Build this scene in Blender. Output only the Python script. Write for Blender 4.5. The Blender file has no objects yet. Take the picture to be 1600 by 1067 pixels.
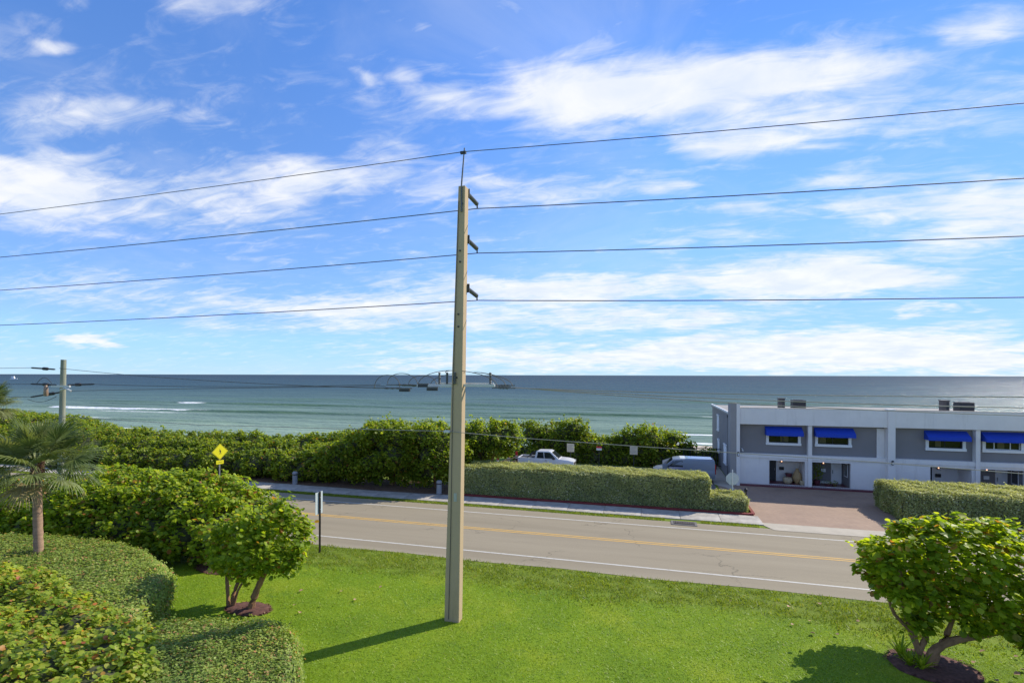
import bpy, math, random
import numpy as np
from mathutils import Vector, Matrix
R = math.radians
rng = np.random.default_rng(7)
random.seed(7)
sc = bpy.context.scene
COL = sc.collection

# world axes: x runs along the road (to the south), y to the sea, z up; the camera stands on a balcony 9 m up
YAW = math.atan2(800, 2930)
camd = bpy.data.cameras.new('camera')
camd.sensor_width = 36
camd.lens = 18
camd.shift_y = 0.0327
camd.clip_start = 0.1
camd.clip_end = 90000
cam = bpy.data.objects.new('camera', camd)
COL.objects.link(cam)
cam.matrix_world = Matrix.Translation((0, 0, 9)) @ Matrix.Rotation(YAW, 4, 'Z') @ Matrix.Rotation(R(90), 4, 'X') @ Matrix.Rotation(0.0023, 4, 'Z')
sc.camera = cam

# ------------------------------------------------------------------ sky and sun
SUN_EL = 38.0
sun_dir = Vector((0.708 * math.cos(R(SUN_EL)), 0.706 * math.cos(R(SUN_EL)), math.sin(R(SUN_EL))))
sl = bpy.data.lights.new('sun', 'SUN')
sl.energy = 4.8
sl.angle = R(0.5)
sl.color = (1.0, 0.93, 0.80)
sun = bpy.data.objects.new('sun', sl)
COL.objects.link(sun)
sun.rotation_euler = sun_dir.to_track_quat('Z', 'Y').to_euler()
sc.view_settings.view_transform = 'Standard'
sc.view_settings.look = 'None'
sc.view_settings.gamma = 1
sc.view_settings.use_curve_mapping = False
sc.view_settings.exposure = 0.2
SKY_STRENGTH = 0.105

world = bpy.data.worlds.new('World')
sc.world = world
world.use_nodes = True
wt = world.node_tree
wt.nodes.clear()


def N(t, typ, **kw):
    n = t.nodes.new(typ)
    for k, v in kw.items():
        setattr(n, k, v)
    return n


def wmath(op, a, b=None, c=None, t=None, clamp=False):
    t = t or wt
    n = N(t, 'ShaderNodeMath', operation=op, use_clamp=clamp)
    for i, s in enumerate((a, b, c)):
        if s is None:
            continue
        if isinstance(s, (int, float)):
            n.inputs[i].default_value = s
        else:
            t.links.new(s, n.inputs[i])
    return n.outputs[0]


sky = N(wt, 'ShaderNodeTexSky', sky_type='NISHITA')
sky.sun_disc = False
sky.sun_elevation = R(SUN_EL)
sky.sun_rotation = R(45)
sky.altitude = 0
sky.air_density = 1.0
sky.dust_density = 0.0
sky.ozone_density = 2.2
tc = N(wt, 'ShaderNodeTexCoord')
sep = N(wt, 'ShaderNodeSeparateXYZ')
wt.links.new(tc.outputs['Generated'], sep.inputs[0])
dx, dy, dz = sep.outputs
DEG = 57.29578
az = wmath('MULTIPLY', wmath('ARCTAN2', dx, dy), DEG)
el = wmath('MULTIPLY', wmath('ARCSINE', dz), DEG)
den = wmath('ADD', wmath('MAXIMUM', dz, 0.0), 0.16)
cp = N(wt, 'ShaderNodeCombineXYZ')
wt.links.new(wmath('DIVIDE', dx, den), cp.inputs[0])
wt.links.new(wmath('DIVIDE', dy, den), cp.inputs[1])


def wnoise(scale, detail, rough, dist, off, vec=None):
    mp = N(wt, 'ShaderNodeMapping')
    mp.inputs['Location'].default_value = off
    wt.links.new(vec or cp.outputs[0], mp.inputs[0])
    n = N(wt, 'ShaderNodeTexNoise')
    n.inputs['Scale'].default_value = scale
    n.inputs['Detail'].default_value = detail
    n.inputs['Roughness'].default_value = rough
    n.inputs['Distortion'].default_value = dist
    wt.links.new(mp.outputs[0], n.inputs['Vector'])
    return n.outputs[0]


# wobble the cloud outlines
ae = N(wt, 'ShaderNodeCombineXYZ')
wob1 = wnoise(2.1, 4, 0.6, 0.2, (3, 1, 0))
wob2 = wnoise(2.1, 4, 0.6, 0.2, (9, 5, 2))
wt.links.new(wmath('ADD', az, wmath('MULTIPLY', wmath('SUBTRACT', wob1, 0.5), 14)), ae.inputs[0])
wt.links.new(wmath('ADD', el, wmath('MULTIPLY', wmath('SUBTRACT', wob2, 0.5), 3.6)), ae.inputs[1])
CLOUDS = [(2.7, 28.5, 20.9, 3.16, -0.12, 0.95), (-8.2, 27.3, 15.8, 2.81, -0.04, 0.75), (7.1, 22.7, 8.0, 2.14, -0.14, 0.9), (18.2, 22.5, 11.3, 2.3, -0.22, 0.45), (15.1, 27.2, 10.9, 1.47, -0.22, 0.45), (-54.0, 21.4, 6.8, 1.74, 0.26, 0.6), (-58.1, 17.0, 6.4, 1.15, 0.25, 0.45), (-52.2, 15.1, 15.5, 3.2, 0.17, 0.62), (-58.8, 14.9, 5.8, 2.42, 0.23, 0.5), (-36.5, 19.0, 6.9, 1.91, 0.12, 0.8), (-30.0, 21.8, 5.4, 2.51, 0.09, 0.55), (-40.1, 20.5, 7.7, 1.25, 0.15, 0.45), (-14.6, 19.7, 16.0, 2.29, -0.0, 0.55), (0.7, 19.3, 4.0, 1.1, -0.09, 0.4), (18.7, 18.0, 3.5, 1.07, -0.19, 0.55), (9.5, 16.6, 5.3, 1.31, -0.12, 0.5), (18.2, 15.6, 8.1, 1.44, -0.16, 0.4), (25.5, 14.7, 6.7, 1.73, -0.2, 0.6), (25.9, 11.8, 7.9, 2.32, -0.17, 0.7), (5.9, 14.2, 7.5, 1.38, -0.09, 0.3), (13.0, 9.2, 12.8, 2.09, -0.08, 1.2), (-11.7, 9.3, 16.6, 1.95, -0.01, 1.05), (19.7, 8.6, 6.3, 1.38, -0.1, 0.7), (-37.1, 7.1, 15.8, 1.44, 0.05, 0.7), (-29.3, 6.3, 13.3, 2.06, 0.03, 0.55), (-54.4, 7.5, 8.7, 1.2, 0.11, 0.4), (-8.2, 6.1, 16.5, 1.83, -0.01, 0.7), (7.1, 6.1, 9.2, 1.18, -0.04, 0.5), (16.2, 11.0, 5.2, 1.06, -0.11, 0.5), (21.6, 2.4, 8.8, 2.29, -0.03, 1.3), (11.3, 2.4, 14.8, 2.17, -0.02, 1.1), (-8.2, 1.9, 17.8, 1.85, -0.0, 0.9), (27.5, 1.5, 5.0, 1.58, -0.02, 0.7), (-26.6, 2.9, 10.9, 0.98, 0.01, 0.35), (-54.4, 2.9, 3.0, 0.78, 0.04, 1.0), (-25.9, 1.0, 7.6, 0.56, 0.01, 0.6), (-46.2, 4.3, 4.2, 0.85, 0.05, 0.4), (22.9, 5.6, 1.2, 0.45, -0.07, 0.7), (26.3, 5.4, 1.6, 0.42, -0.08, 0.5), (27.1, 27.3, 4.6, 1.34, -0.35, 0.75), (-45.2, 32.0, 7.8, 0.89, 0.25, 0.35), (-56.0, 25.3, 1.9, 0.62, 0.32, 0.45), (-32.4, 29.5, 1.5, 0.83, 0.13, 0.6), (-28.6, 29.9, 2.5, 0.94, 0.1, 0.5), (-25.6, 34.1, 2.1, 0.68, 0.09, 0.4), (-23.2, 28.6, 4.9, 1.53, 0.06, 0.45), (29.3, 12.4, 2.2, 1.94, -0.2, 0.3)]
total = None
for a_, e_, ra, re_, rot, w in CLOUDS:
    mp = N(wt, 'ShaderNodeMapping', vector_type='TEXTURE')
    mp.inputs['Location'].default_value = (a_, e_, 0)
    mp.inputs['Rotation'].default_value = (0, 0, rot)
    mp.inputs['Scale'].default_value = (ra, re_, 1)
    wt.links.new(ae.outputs[0], mp.inputs[0])
    ln = N(wt, 'ShaderNodeVectorMath', operation='LENGTH')
    wt.links.new(mp.outputs[0], ln.inputs[0])
    mr = N(wt, 'ShaderNodeMapRange', interpolation_type='SMOOTHSTEP')
    mr.inputs['From Min'].default_value = 1.35
    mr.inputs['From Max'].default_value = 0.1
    mr.inputs['To Min'].default_value = 0
    mr.inputs['To Max'].default_value = w
    wt.links.new(ln.outputs['Value'], mr.inputs['Value'])
    total = mr.outputs[0] if total is None else wmath('ADD', total, mr.outputs[0])
total = wmath('MINIMUM', total, 1.25)
# broken cloud carries on out of view, extra cover added to whiten ambient light
oaz = N(wt, 'ShaderNodeMapRange', interpolation_type='SMOOTHSTEP')
oaz.inputs['From Min'].default_value = 44
oaz.inputs['From Max'].default_value = 62
wt.links.new(wmath('ABSOLUTE', wmath('ADD', az, 15.3)), oaz.inputs['Value'])
oel = N(wt, 'ShaderNodeMapRange', interpolation_type='SMOOTHSTEP')
oel.inputs['From Min'].default_value = 34
oel.inputs['From Max'].default_value = 50
wt.links.new(el, oel.inputs['Value'])
total = wmath('ADD', total, wmath('MULTIPLY', wmath('MAXIMUM', oaz.outputs[0], oel.outputs[0]), 0.2))
f1 = wnoise(3.4, 9, 0.62, 0.5, (1.3, 7.7, 0))
stretch = N(wt, 'ShaderNodeMapping')
stretch.inputs['Rotation'].default_value = (0, 0, 0.35)
stretch.inputs['Scale'].default_value = (1.0, 2.6, 1)
wt.links.new(cp.outputs[0], stretch.inputs[0])
f2 = wnoise(5.2, 6, 0.6, 0.8, (4, 2, 5), stretch.outputs[0])
fb = wmath('ADD', wmath('MULTIPLY', wmath('SUBTRACT', f1, 0.5), 1.45), wmath('MULTIPLY', wmath('SUBTRACT', f2, 0.5), 1.7))
dens = wmath('ADD', wmath('ADD', wmath('MULTIPLY', total, 1.15), fb), -0.1)
mk = N(wt, 'ShaderNodeMapRange', interpolation_type='SMOOTHSTEP')
mk.inputs['From Min'].default_value = -0.2
mk.inputs['From Max'].default_value = 1.15
wt.links.new(dens, mk.inputs['Value'])
# thin high veil over the whole sky, thicker low down
veil = N(wt, 'ShaderNodeMapRange', interpolation_type='SMOOTHSTEP')
veil.inputs['From Min'].default_value = 0.45
veil.inputs['From Max'].default_value = 0.8
veil.inputs['To Max'].default_value = 0.16
wt.links.new(wnoise(1.7, 7, 0.6, 0.6, (5, 3, 1)), veil.inputs['Value'])
mask = wmath('MAXIMUM', wmath('MULTIPLY', mk.outputs[0], 0.9), veil.outputs[0])
ccol = N(wt, 'ShaderNodeMixRGB')
ccol.inputs[1].default_value = (7.0, 7.5, 8.3, 1)
ccol.inputs[2].default_value = (8.6, 8.6, 8.7, 1)
shade = N(wt, 'ShaderNodeMapRange')
shade.inputs['From Min'].default_value = 0.35
shade.inputs['From Max'].default_value = 0.62
wt.links.new(wnoise(4.6, 5, 0.55, 0.3, (2.1, 9.2, 3)), shade.inputs['Value'])
wt.links.new(shade.outputs[0], ccol.inputs[0])
gam = N(wt, 'ShaderNodeHueSaturation')
gam.inputs['Saturation'].default_value = 1.0
gam.inputs['Value'].default_value = 1.0
wt.links.new(sky.outputs[0], gam.inputs['Color'])
tint = N(wt, 'ShaderNodeMixRGB', blend_type='MULTIPLY')
tint.inputs[0].default_value = 1
# clear maritime air: less yellow towards the horizon than the standard sky
tr_ = N(wt, 'ShaderNodeValToRGB')
els = tr_.color_ramp.elements
for p_ in (0.2, 0.4, 0.6):
    els.new(p_)
for e_, (p_, c_) in zip(els, ((0.0, (0.31, 0.515, 0.98)), (0.12, (0.385, 0.50, 0.88)), (0.3, (0.48, 0.60, 0.80)), (0.65, (0.45, 0.66, 0.97)), (1.0, (0.45, 0.66, 0.97)))):
    e_.position = p_
    e_.color = (*c_, 1)
wt.links.new(wmath('MULTIPLY', dz, 1.25, clamp=True), tr_.inputs[0])
dbl = N(wt, 'ShaderNodeMixRGB', blend_type='ADD')
dbl.inputs[0].default_value = 1
wt.links.new(tr_.outputs[0], dbl.inputs[1])
wt.links.new(tr_.outputs[0], dbl.inputs[2])
wt.links.new(dbl.outputs[0], tint.inputs[2])
wt.links.new(gam.outputs[0], tint.inputs[1])
# very clean air: keep the glow around the sun from washing the blue out
lum = N(wt, 'ShaderNodeRGBToBW')
wt.links.new(tint.outputs[0], lum.inputs[0])
cap = N(wt, 'ShaderNodeValToRGB')
ce = cap.color_ramp.elements
for p_ in (0.2, 0.5):
    ce.new(p_)
for e_, (p_, v_) in zip(ce, ((0.0, 0.64), (0.25, 0.50), (0.58, 0.285), (1.0, 0.22))):
    e_.position = p_
    e_.color = (v_, v_, v_, 1)
wt.links.new(wmath('MAXIMUM', dz, 0.0), cap.inputs[0])
fac_ = wmath('MINIMUM', wmath('DIVIDE', wmath('MULTIPLY', cap.outputs[0], 10.0), wmath('MAXIMUM', lum.outputs[0], 0.01)), 1.0)
damp = N(wt, 'ShaderNodeVectorMath', operation='SCALE')
wt.links.new(tint.outputs[0], damp.inputs[0])
wt.links.new(fac_, damp.inputs['Scale'])
smix = N(wt, 'ShaderNodeMixRGB')
wt.links.new(mask, smix.inputs[0])
wt.links.new(damp.outputs[0], smix.inputs[1])
wt.links.new(ccol.outputs[0], smix.inputs[2])
bg = N(wt, 'ShaderNodeBackground')
bg.inputs['Strength'].default_value = SKY_STRENGTH
wt.links.new(smix.outputs[0], bg.inputs['Color'])
wo = N(wt, 'ShaderNodeOutputWorld')
wt.links.new(bg.outputs[0], wo.inputs['Surface'])

# ------------------------------------------------------------------ materials


def newmat(name):
    m = bpy.data.materials.new(name)
    m.use_nodes = True
    t = m.node_tree
    t.nodes.clear()
    out = N(t, 'ShaderNodeOutputMaterial')
    b = N(t, 'ShaderNodeBsdfPrincipled')
    t.links.new(b.outputs[0], out.inputs['Surface'])
    return m, t, b, out


def tnoise(t, scale, detail=4, rough=0.55, stretch=(1, 1, 1), coord='Object', dist=0.0):
    c = N(t, 'ShaderNodeTexCoord')
    mp = N(t, 'ShaderNodeMapping')
    mp.inputs['Scale'].default_value = stretch
    t.links.new(c.outputs[coord], mp.inputs[0])
    n = N(t, 'ShaderNodeTexNoise')
    n.inputs['Scale'].default_value = scale
    n.inputs['Detail'].default_value = detail
    n.inputs['Roughness'].default_value = rough
    n.inputs['Distortion'].default_value = dist
    t.links.new(mp.outputs[0], n.inputs['Vector'])
    return n.outputs[0]


def ramp(t, fac, stops, interp='LINEAR'):
    r = N(t, 'ShaderNodeValToRGB')
    r.color_ramp.interpolation = interp
    e = r.color_ramp.elements
    while len(e) < len(stops):
        e.new(0.5)
    for i, (p, c) in enumerate(stops):
        e[i].position = p
        e[i].color = (*c, 1) if len(c) == 3 else c
    t.links.new(fac, r.inputs[0])
    return r.outputs[0]


def mixc(t, fac, a, b, blend='MIX'):
    n = N(t, 'ShaderNodeMixRGB', blend_type=blend)
    for i, s in enumerate((fac, a, b)):
        if isinstance(s, (int, float)):
            n.inputs[i].default_value = s
        elif isinstance(s, tuple):
            n.inputs[i].default_value = (*s, 1) if len(s) == 3 else s
        else:
            t.links.new(s, n.inputs[i])
    return n.outputs[0]


def addbump(t, b, fac, strength=0.3, dist=0.02):
    n = N(t, 'ShaderNodeBump')
    n.inputs['Strength'].default_value = strength
    n.inputs['Distance'].default_value = dist
    t.links.new(fac, n.inputs['Height'])
    t.links.new(n.outputs[0], b.inputs['Normal'])
    return n


def mat(name, col, rough=0.6, var=0.15, scale=3.0, bump=0.0, bscale=60.0, metal=0.0, spec=0.4, stretch=(1, 1, 1), coat=0.0):
    m, t, b, o = newmat(name)
    c = tuple(col)
    if var > 0:
        f = tnoise(t, scale, 6, 0.62, stretch)
        cc = ramp(t, f, [(0.25, tuple(x * (1 - var) for x in c)), (0.75, tuple(min(1, x * (1 + var)) for x in c))])
        t.links.new(cc, b.inputs['Base Color'])
    else:
        b.inputs['Base Color'].default_value = (*c, 1)
    b.inputs['Roughness'].default_value = rough
    b.inputs['Metallic'].default_value = metal
    b.inputs['Specular IOR Level'].default_value = spec
    if coat:
        b.inputs['Coat Weight'].default_value = coat
        b.inputs['Coat Roughness'].default_value = 0.05
    if bump > 0:
        addbump(t, b, tnoise(t, bscale, 3), bump, 0.01)
    return m


def leafmat(name, stops, transl=0.35, rough=0.42, per='island', spec=0.4, tcol=1.9):
    m, t, b, o = newmat(name)
    if per == 'island':
        g = N(t, 'ShaderNodeNewGeometry')
        f = g.outputs['Random Per Island']
    else:
        g = N(t, 'ShaderNodeObjectInfo')
        f = g.outputs['Random']
    c = ramp(t, f, stops)
    big = tnoise(t, 0.55, 3, 0.5, coord='Object') if per == 'island' else None
    if big is not None:
        c = mixc(t, 1.0, c, ramp(t, big, [(0.3, (0.78, 0.82, 0.8)), (0.7, (1.18, 1.12, 1.0))]), 'MULTIPLY')
    t.links.new(c, b.inputs['Base Color'])
    b.inputs['Roughness'].default_value = rough
    b.inputs['Specular IOR Level'].default_value = spec
    tr = N(t, 'ShaderNodeBsdfTranslucent')
    t.links.new(mixc(t, 1.0, c, (tcol * 1.15, tcol * 1.1, tcol * 0.55), 'MULTIPLY'), tr.inputs['Color'])
    mx = N(t, 'ShaderNodeMixShader')
    mx.inputs[0].default_value = transl
    t.links.new(b.outputs[0], mx.inputs[1])
    t.links.new(tr.outputs[0], mx.inputs[2])
    t.links.new(mx.outputs[0], o.inputs['Surface'])
    return m


M = {}
SG = [(0.0, (0.09, 0.145, 0.012)), (0.35, (0.15, 0.215, 0.018)), (0.7, (0.22, 0.285, 0.024)), (0.94, (0.29, 0.34, 0.035)), (0.98, (0.30, 0.23, 0.05)), (1.0, (0.34, 0.12, 0.04))]
SGN = [(0.0, (0.11, 0.18, 0.012)), (0.3, (0.18, 0.265, 0.015)), (0.65, (0.27, 0.35, 0.022)), (0.92, (0.36, 0.41, 0.035)), (0.96, (0.30, 0.20, 0.04)), (1.0, (0.32, 0.12, 0.03))]
SGO = [(0.0, (0.14, 0.22, 0.02)), (0.3, (0.23, 0.32, 0.03)), (0.6, (0.33, 0.40, 0.05)), (0.89, (0.40, 0.40, 0.07)), (0.955, (0.48, 0.27, 0.07)), (1.0, (0.42, 0.13, 0.06))]
M['grape'] = leafmat('sea_grape_leaves', SG, 0.47, 0.5, spec=0.28)
M['grape_near'] = leafmat('sea_grape_leaves_near', SGN, 0.5, 0.48, spec=0.28)
M['grape_one'] = leafmat('sea_grape_leaf_single', SGN, 0.5, 0.48, spec=0.28, per='object')
M['grape_orange'] = leafmat('sea_grape_leaves_orange', SGO, 0.46, 0.48, spec=0.28)
M['grape_orange_one'] = leafmat('sea_grape_leaf_orange_single', SGO, 0.46, 0.48, spec=0.28, per='object')
M['clip'] = leafmat('clipped_hedge_leaves', [(0, (0.13, 0.20, 0.032)), (0.5, (0.22, 0.30, 0.055)), (0.9, (0.34, 0.41, 0.11)), (0.95, (0.42, 0.30, 0.13)), (1, (0.45, 0.20, 0.10))], 0.33, 0.5, spec=0.25)
M['ficus'] = leafmat('boxed_hedge_leaves', [(0, (0.25, 0.28, 0.115)), (0.5, (0.37, 0.40, 0.18)), (0.9, (0.46, 0.49, 0.24)), (0.94, (0.5, 0.5, 0.4)), (1, (0.55, 0.55, 0.45))], 0.3, 0.55, spec=0.2)
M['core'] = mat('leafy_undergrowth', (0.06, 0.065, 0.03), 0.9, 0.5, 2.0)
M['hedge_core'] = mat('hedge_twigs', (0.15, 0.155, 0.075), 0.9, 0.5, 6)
M['bark'] = mat('brown_bark', (0.30, 0.165, 0.085), 0.85, 0.45, 5, 0.6, 30, stretch=(1, 1, 0.3))
M['frond'] = leafmat('palm_frond', [(0, (0.10, 0.14, 0.04)), (0.6, (0.16, 0.195, 0.06)), (1, (0.24, 0.25, 0.10))], 0.25, 0.4, 'object')
M['frond_dry'] = leafmat('dry_palm_frond', [(0, (0.27, 0.22, 0.10)), (1, (0.36, 0.27, 0.13))], 0.2, 0.6, 'object')
M['palm_bark'] = mat('palm_trunk_bark', (0.32, 0.205, 0.135), 0.9, 0.35, 4, 0.8, 26, stretch=(0.35, 0.35, 2.2))
M['boots'] = mat('palm_boots_brown', (0.17, 0.085, 0.045), 0.9, 0.4, 6, 0.5, 30)
M['grass'] = leafmat('grass_blades', [(0, (0.20, 0.30, 0.013)), (0.6, (0.25, 0.355, 0.016)), (0.95, (0.30, 0.39, 0.03)), (1, (0.36, 0.31, 0.10))], 0.35, 0.5)
M['grass_rough'] = leafmat('rough_verge_grass', [(0, (0.13, 0.19, 0.012)), (0.6, (0.21, 0.28, 0.018)), (0.93, (0.29, 0.34, 0.03)), (1, (0.30, 0.24, 0.10))], 0.3, 0.5)


def lawn_mat():
    m, t, b, o = newmat('lawn')
    f = tnoise(t, 0.35, 6, 0.6)
    c1 = ramp(t, f, [(0.3, (0.125, 0.22, 0.012)), (0.5, (0.18, 0.285, 0.014)), (0.7, (0.275, 0.345, 0.022))])
    f2 = tnoise(t, 9, 7, 0.72)
    c2 = mixc(t, 1.0, c1, ramp(t, f2, [(0.3, (0.74, 0.78, 0.7)), (0.7, (1.22, 1.16, 1.1))]), 'MULTIPLY')
    # coarser darker weeds and a few dry places
    wd = ramp(t, tnoise(t, 1.1, 5, 0.7, dist=0.6), [(0.58, (0, 0, 0)), (0.72, (1, 1, 1))])
    c2 = mixc(t, wd, c2, (0.10, 0.19, 0.02))
    dr = ramp(t, tnoise(t, 0.8, 6, 0.7, (1, 1.7, 1), dist=0.3), [(0.66, (0, 0, 0)), (0.8, (0.8, 0.8, 0.8))])
    c2 = mixc(t, dr, c2, (0.33, 0.29, 0.10))
    # thin worn turf where the soil shows, in small patches near the road
    c = N(t, 'ShaderNodeTexCoord')
    s = N(t, 'ShaderNodeSeparateXYZ')
    t.links.new(c.outputs['Object'], s.inputs[0])
    mr = N(t, 'ShaderNodeMapRange', interpolation_type='SMOOTHSTEP')
    mr.inputs['From Min'].default_value = 20.3
    mr.inputs['From Max'].default_value = 22.0
    t.links.new(s.outputs[1], mr.inputs['Value'])
    rough_turf = ramp(t, tnoise(t, 2.2, 6, 0.65), [(0.35, (0.12, 0.18, 0.015)), (0.62, (0.19, 0.25, 0.022)), (0.76, (0.30, 0.25, 0.12))])
    c3 = mixc(t, mr.outputs[0], c2, rough_turf)
    t.links.new(c3, b.inputs['Base Color'])
    b.inputs['Roughness'].default_value = 0.8
    b.inputs['Specular IOR Level'].default_value = 0.15
    addbump(t, b, tnoise(t, 35, 5, 0.7), 0.8, 0.05)
    return m


M['lawn'] = lawn_mat()


def road_mat():
    m, t, b, o = newmat('worn_asphalt')
    f = tnoise(t, 0.5, 5, 0.6, (0.12, 1.6, 1))
    c1 = ramp(t, f, [(0.25, (0.25, 0.21, 0.142)), (0.5, (0.285, 0.24, 0.165)), (0.8, (0.32, 0.272, 0.188))])
    f2 = tnoise(t, 40, 4, 0.7)
    c2 = mixc(t, 1.0, c1, ramp(t, f2, [(0.3, (0.88, 0.88, 0.88)), (0.7, (1.1, 1.1, 1.1))]), 'MULTIPLY')
    vo = N(t, 'ShaderNodeTexVoronoi', feature='DISTANCE_TO_EDGE')
    cc_ = N(t, 'ShaderNodeTexCoord')
    dm = N(t, 'ShaderNodeMapping')
    dm.inputs['Scale'].default_value = (0.16, 0.34, 1)
    t.links.new(cc_.outputs['Object'], dm.inputs[0])
    av = N(t, 'ShaderNodeVectorMath', operation='ADD')
    nz = N(t, 'ShaderNodeTexNoise')
    nz.inputs['Scale'].default_value = 1.2
    nz.inputs['Detail'].default_value = 6
    t.links.new(cc_.outputs['Object'], nz.inputs['Vector'])
    sv = N(t, 'ShaderNodeVectorMath', operation='SCALE')
    sv.inputs['Scale'].default_value = 0.35
    t.links.new(nz.outputs['Color'], sv.inputs[0])
    t.links.new(dm.outputs[0], av.inputs[0])
    t.links.new(sv.outputs[0], av.inputs[1])
    t.links.new(av.outputs[0], vo.inputs['Vector'])
    vo.inputs['Scale'].default_value = 1.0
    crk = ramp(t, vo.outputs['Distance'], [(0.0, (0.62, 0.62, 0.62)), (0.012, (1, 1, 1))])
    gate = ramp(t, tnoise(t, 0.22, 3, 0.5), [(0.5, (0, 0, 0)), (0.6, (1, 1, 1))])
    c2 = mixc(t, gate, c2, mixc(t, 1.0, c2, crk, 'MULTIPLY'))
    stn = ramp(t, tnoise(t, 0.9, 4, 0.6, (0.35, 1.2, 1)), [(0.64, (1, 1, 1)), (0.78, (0.84, 0.84, 0.84))])
    c2 = mixc(t, 1.0, c2, stn, 'MULTIPLY')
    # tyre tracks polished slightly lighter along the lanes
    c = N(t, 'ShaderNodeTexCoord')
    s = N(t, 'ShaderNodeSeparateXYZ')
    t.links.new(c.outputs['Object'], s.inputs[0])
    w = wmath('SINE', wmath('MULTIPLY', wmath('SUBTRACT', s.outputs[1], 24.8), 2 * math.pi / 1.73), t=t)
    tr = N(t, 'ShaderNodeMapRange')
    tr.inputs['From Min'].default_value = -1
    tr.inputs['From Max'].default_value = 1
    tr.inputs['To Min'].default_value = 0.94
    tr.inputs['To Max'].default_value = 1.05
    t.links.new(w, tr.inputs['Value'])
    cmb = N(t, 'ShaderNodeCombineXYZ')
    for i in range(3):
        t.links.new(tr.outputs[0], cmb.inputs[i])
    c3 = mixc(t, 1.0, c2, cmb.outputs[0], 'MULTIPLY')
    # sandy dirt creeping in from the shoulders
    ed = N(t, 'ShaderNodeMapRange', interpolation_type='SMOOTHSTEP')
    ed.inputs['From Min'].default_value = 24.9
    ed.inputs['From Max'].default_value = 23.4
    t.links.new(wmath('ADD', s.outputs[1], wmath('MULTIPLY', wmath('SUBTRACT', tnoise(t, 1.3, 6, 0.65), 0.5), 1.6, t=t), t=t), ed.inputs['Value'])
    c4 = mixc(t, ed.outputs[0], c3, (0.37, 0.33, 0.25))
    t.links.new(c4, b.inputs['Base Color'])
    b.inputs['Roughness'].default_value = 0.85
    b.inputs['Specular IOR Level'].default_value = 0.25
    addbump(t, b, tnoise(t, 120, 3), 0.3, 0.01)
    return m


M['road'] = road_mat()


def paint_mat(name, col):
    m, t, b, o = newmat(name)
    f = tnoise(t, 6, 8, 0.75, (0.6, 2.5, 1))
    c = ramp(t, f, [(0.34, (0.27, 0.24, 0.19)), (0.47, col), (0.8, tuple(min(1, x * 1.08) for x in col))])
    t.links.new(c, b.inputs['Base Color'])
    b.inputs['Roughness'].default_value = 0.7
    return m


M['white_line'] = paint_mat('worn_white_paint', (0.55, 0.52, 0.45))
M['yellow_line'] = paint_mat('worn_yellow_paint', (0.62, 0.36, 0.07))
M['concrete'] = mat('concrete_slab', (0.40, 0.365, 0.315), 0.85, 0.38, 1.3, 0.25, 60)
M['apron'] = mat('pale_concrete', (0.43, 0.38, 0.295), 0.85, 0.14, 1.2, 0.2, 60)
M['plain_asphalt'] = mat('parking_asphalt', (0.16, 0.15, 0.14), 0.9, 0.2, 1.0, 0.3, 90)
M['red_kerb'] = mat('red_kerb_paint', (0.20, 0.028, 0.025), 0.75, 0.25, 3, 0.3, 40)
M['mulch'] = mat('red_brown_mulch', (0.12, 0.055, 0.042), 0.95, 0.6, 9, 1.0, 45)
M['litter'] = mat('leaf_litter', (0.15, 0.085, 0.05), 0.95, 0.6, 6, 1.0, 30)


def sand_mat():
    m, t, b, o = newmat('dune_and_sand')
    c = N(t, 'ShaderNodeTexCoord')
    s = N(t, 'ShaderNodeSeparateXYZ')
    t.links.new(c.outputs['Object'], s.inputs[0])
    f = wmath('ADD', s.outputs[1], wmath('MULTIPLY', wmath('SUBTRACT', tnoise(t, 0.25, 6, 0.6), 0.5), 16, t=t), t=t)
    mr = N(t, 'ShaderNodeMapRange', interpolation_type='SMOOTHSTEP')
    mr.inputs['From Min'].default_value = 70
    mr.inputs['From Max'].default_value = 76
    t.links.new(f, mr.inputs['Value'])
    green = ramp(t, tnoise(t, 1.5, 5, 0.6), [(0.3, (0.06, 0.11, 0.02)), (0.7, (0.14, 0.18, 0.05))])
    sand = ramp(t, tnoise(t, 0.8, 5, 0.6), [(0.3, (0.40, 0.33, 0.25)), (0.7, (0.5, 0.42, 0.33))])
    t.links.new(mixc(t, mr.outputs[0], green, sand), b.inputs['Base Color'])
    b.inputs['Roughness'].default_value = 0.95
    return m


M['sand'] = sand_mat()


def paver_mat():
    m, t, b, o = newmat('pink_brick_pavers')
    c = N(t, 'ShaderNodeTexCoord')
    mp = N(t, 'ShaderNodeMapping')
    mp.inputs['Rotation'].default_value = (0, 0, R(45))
    t.links.new(c.outputs['Object'], mp.inputs[0])
    br = N(t, 'ShaderNodeTexBrick')
    br.inputs['Scale'].default_value = 1.0
    br.inputs['Brick Width'].default_value = 0.2
    br.inputs['Row Height'].default_value = 0.1
    br.inputs['Mortar Size'].default_value = 0.006
    br.inputs['Color1'].default_value = (0.345, 0.235, 0.155, 1)
    br.inputs['Color2'].default_value = (0.295, 0.195, 0.128, 1)
    br.inputs['Mortar'].default_value = (0.26, 0.2, 0.17, 1)
    t.links.new(mp.outputs[0], br.inputs['Vector'])
    big = ramp(t, tnoise(t, 0.6, 5, 0.6), [(0.3, (0.88, 0.86, 0.86)), (0.7, (1.1, 1.08, 1.06))])
    t.links.new(mixc(t, 1.0, br.outputs[0], big, 'MULTIPLY'), b.inputs['Base Color'])
    b.inputs['Roughness'].default_value = 0.85
    return m


M['pavers'] = paver_mat()


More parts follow.
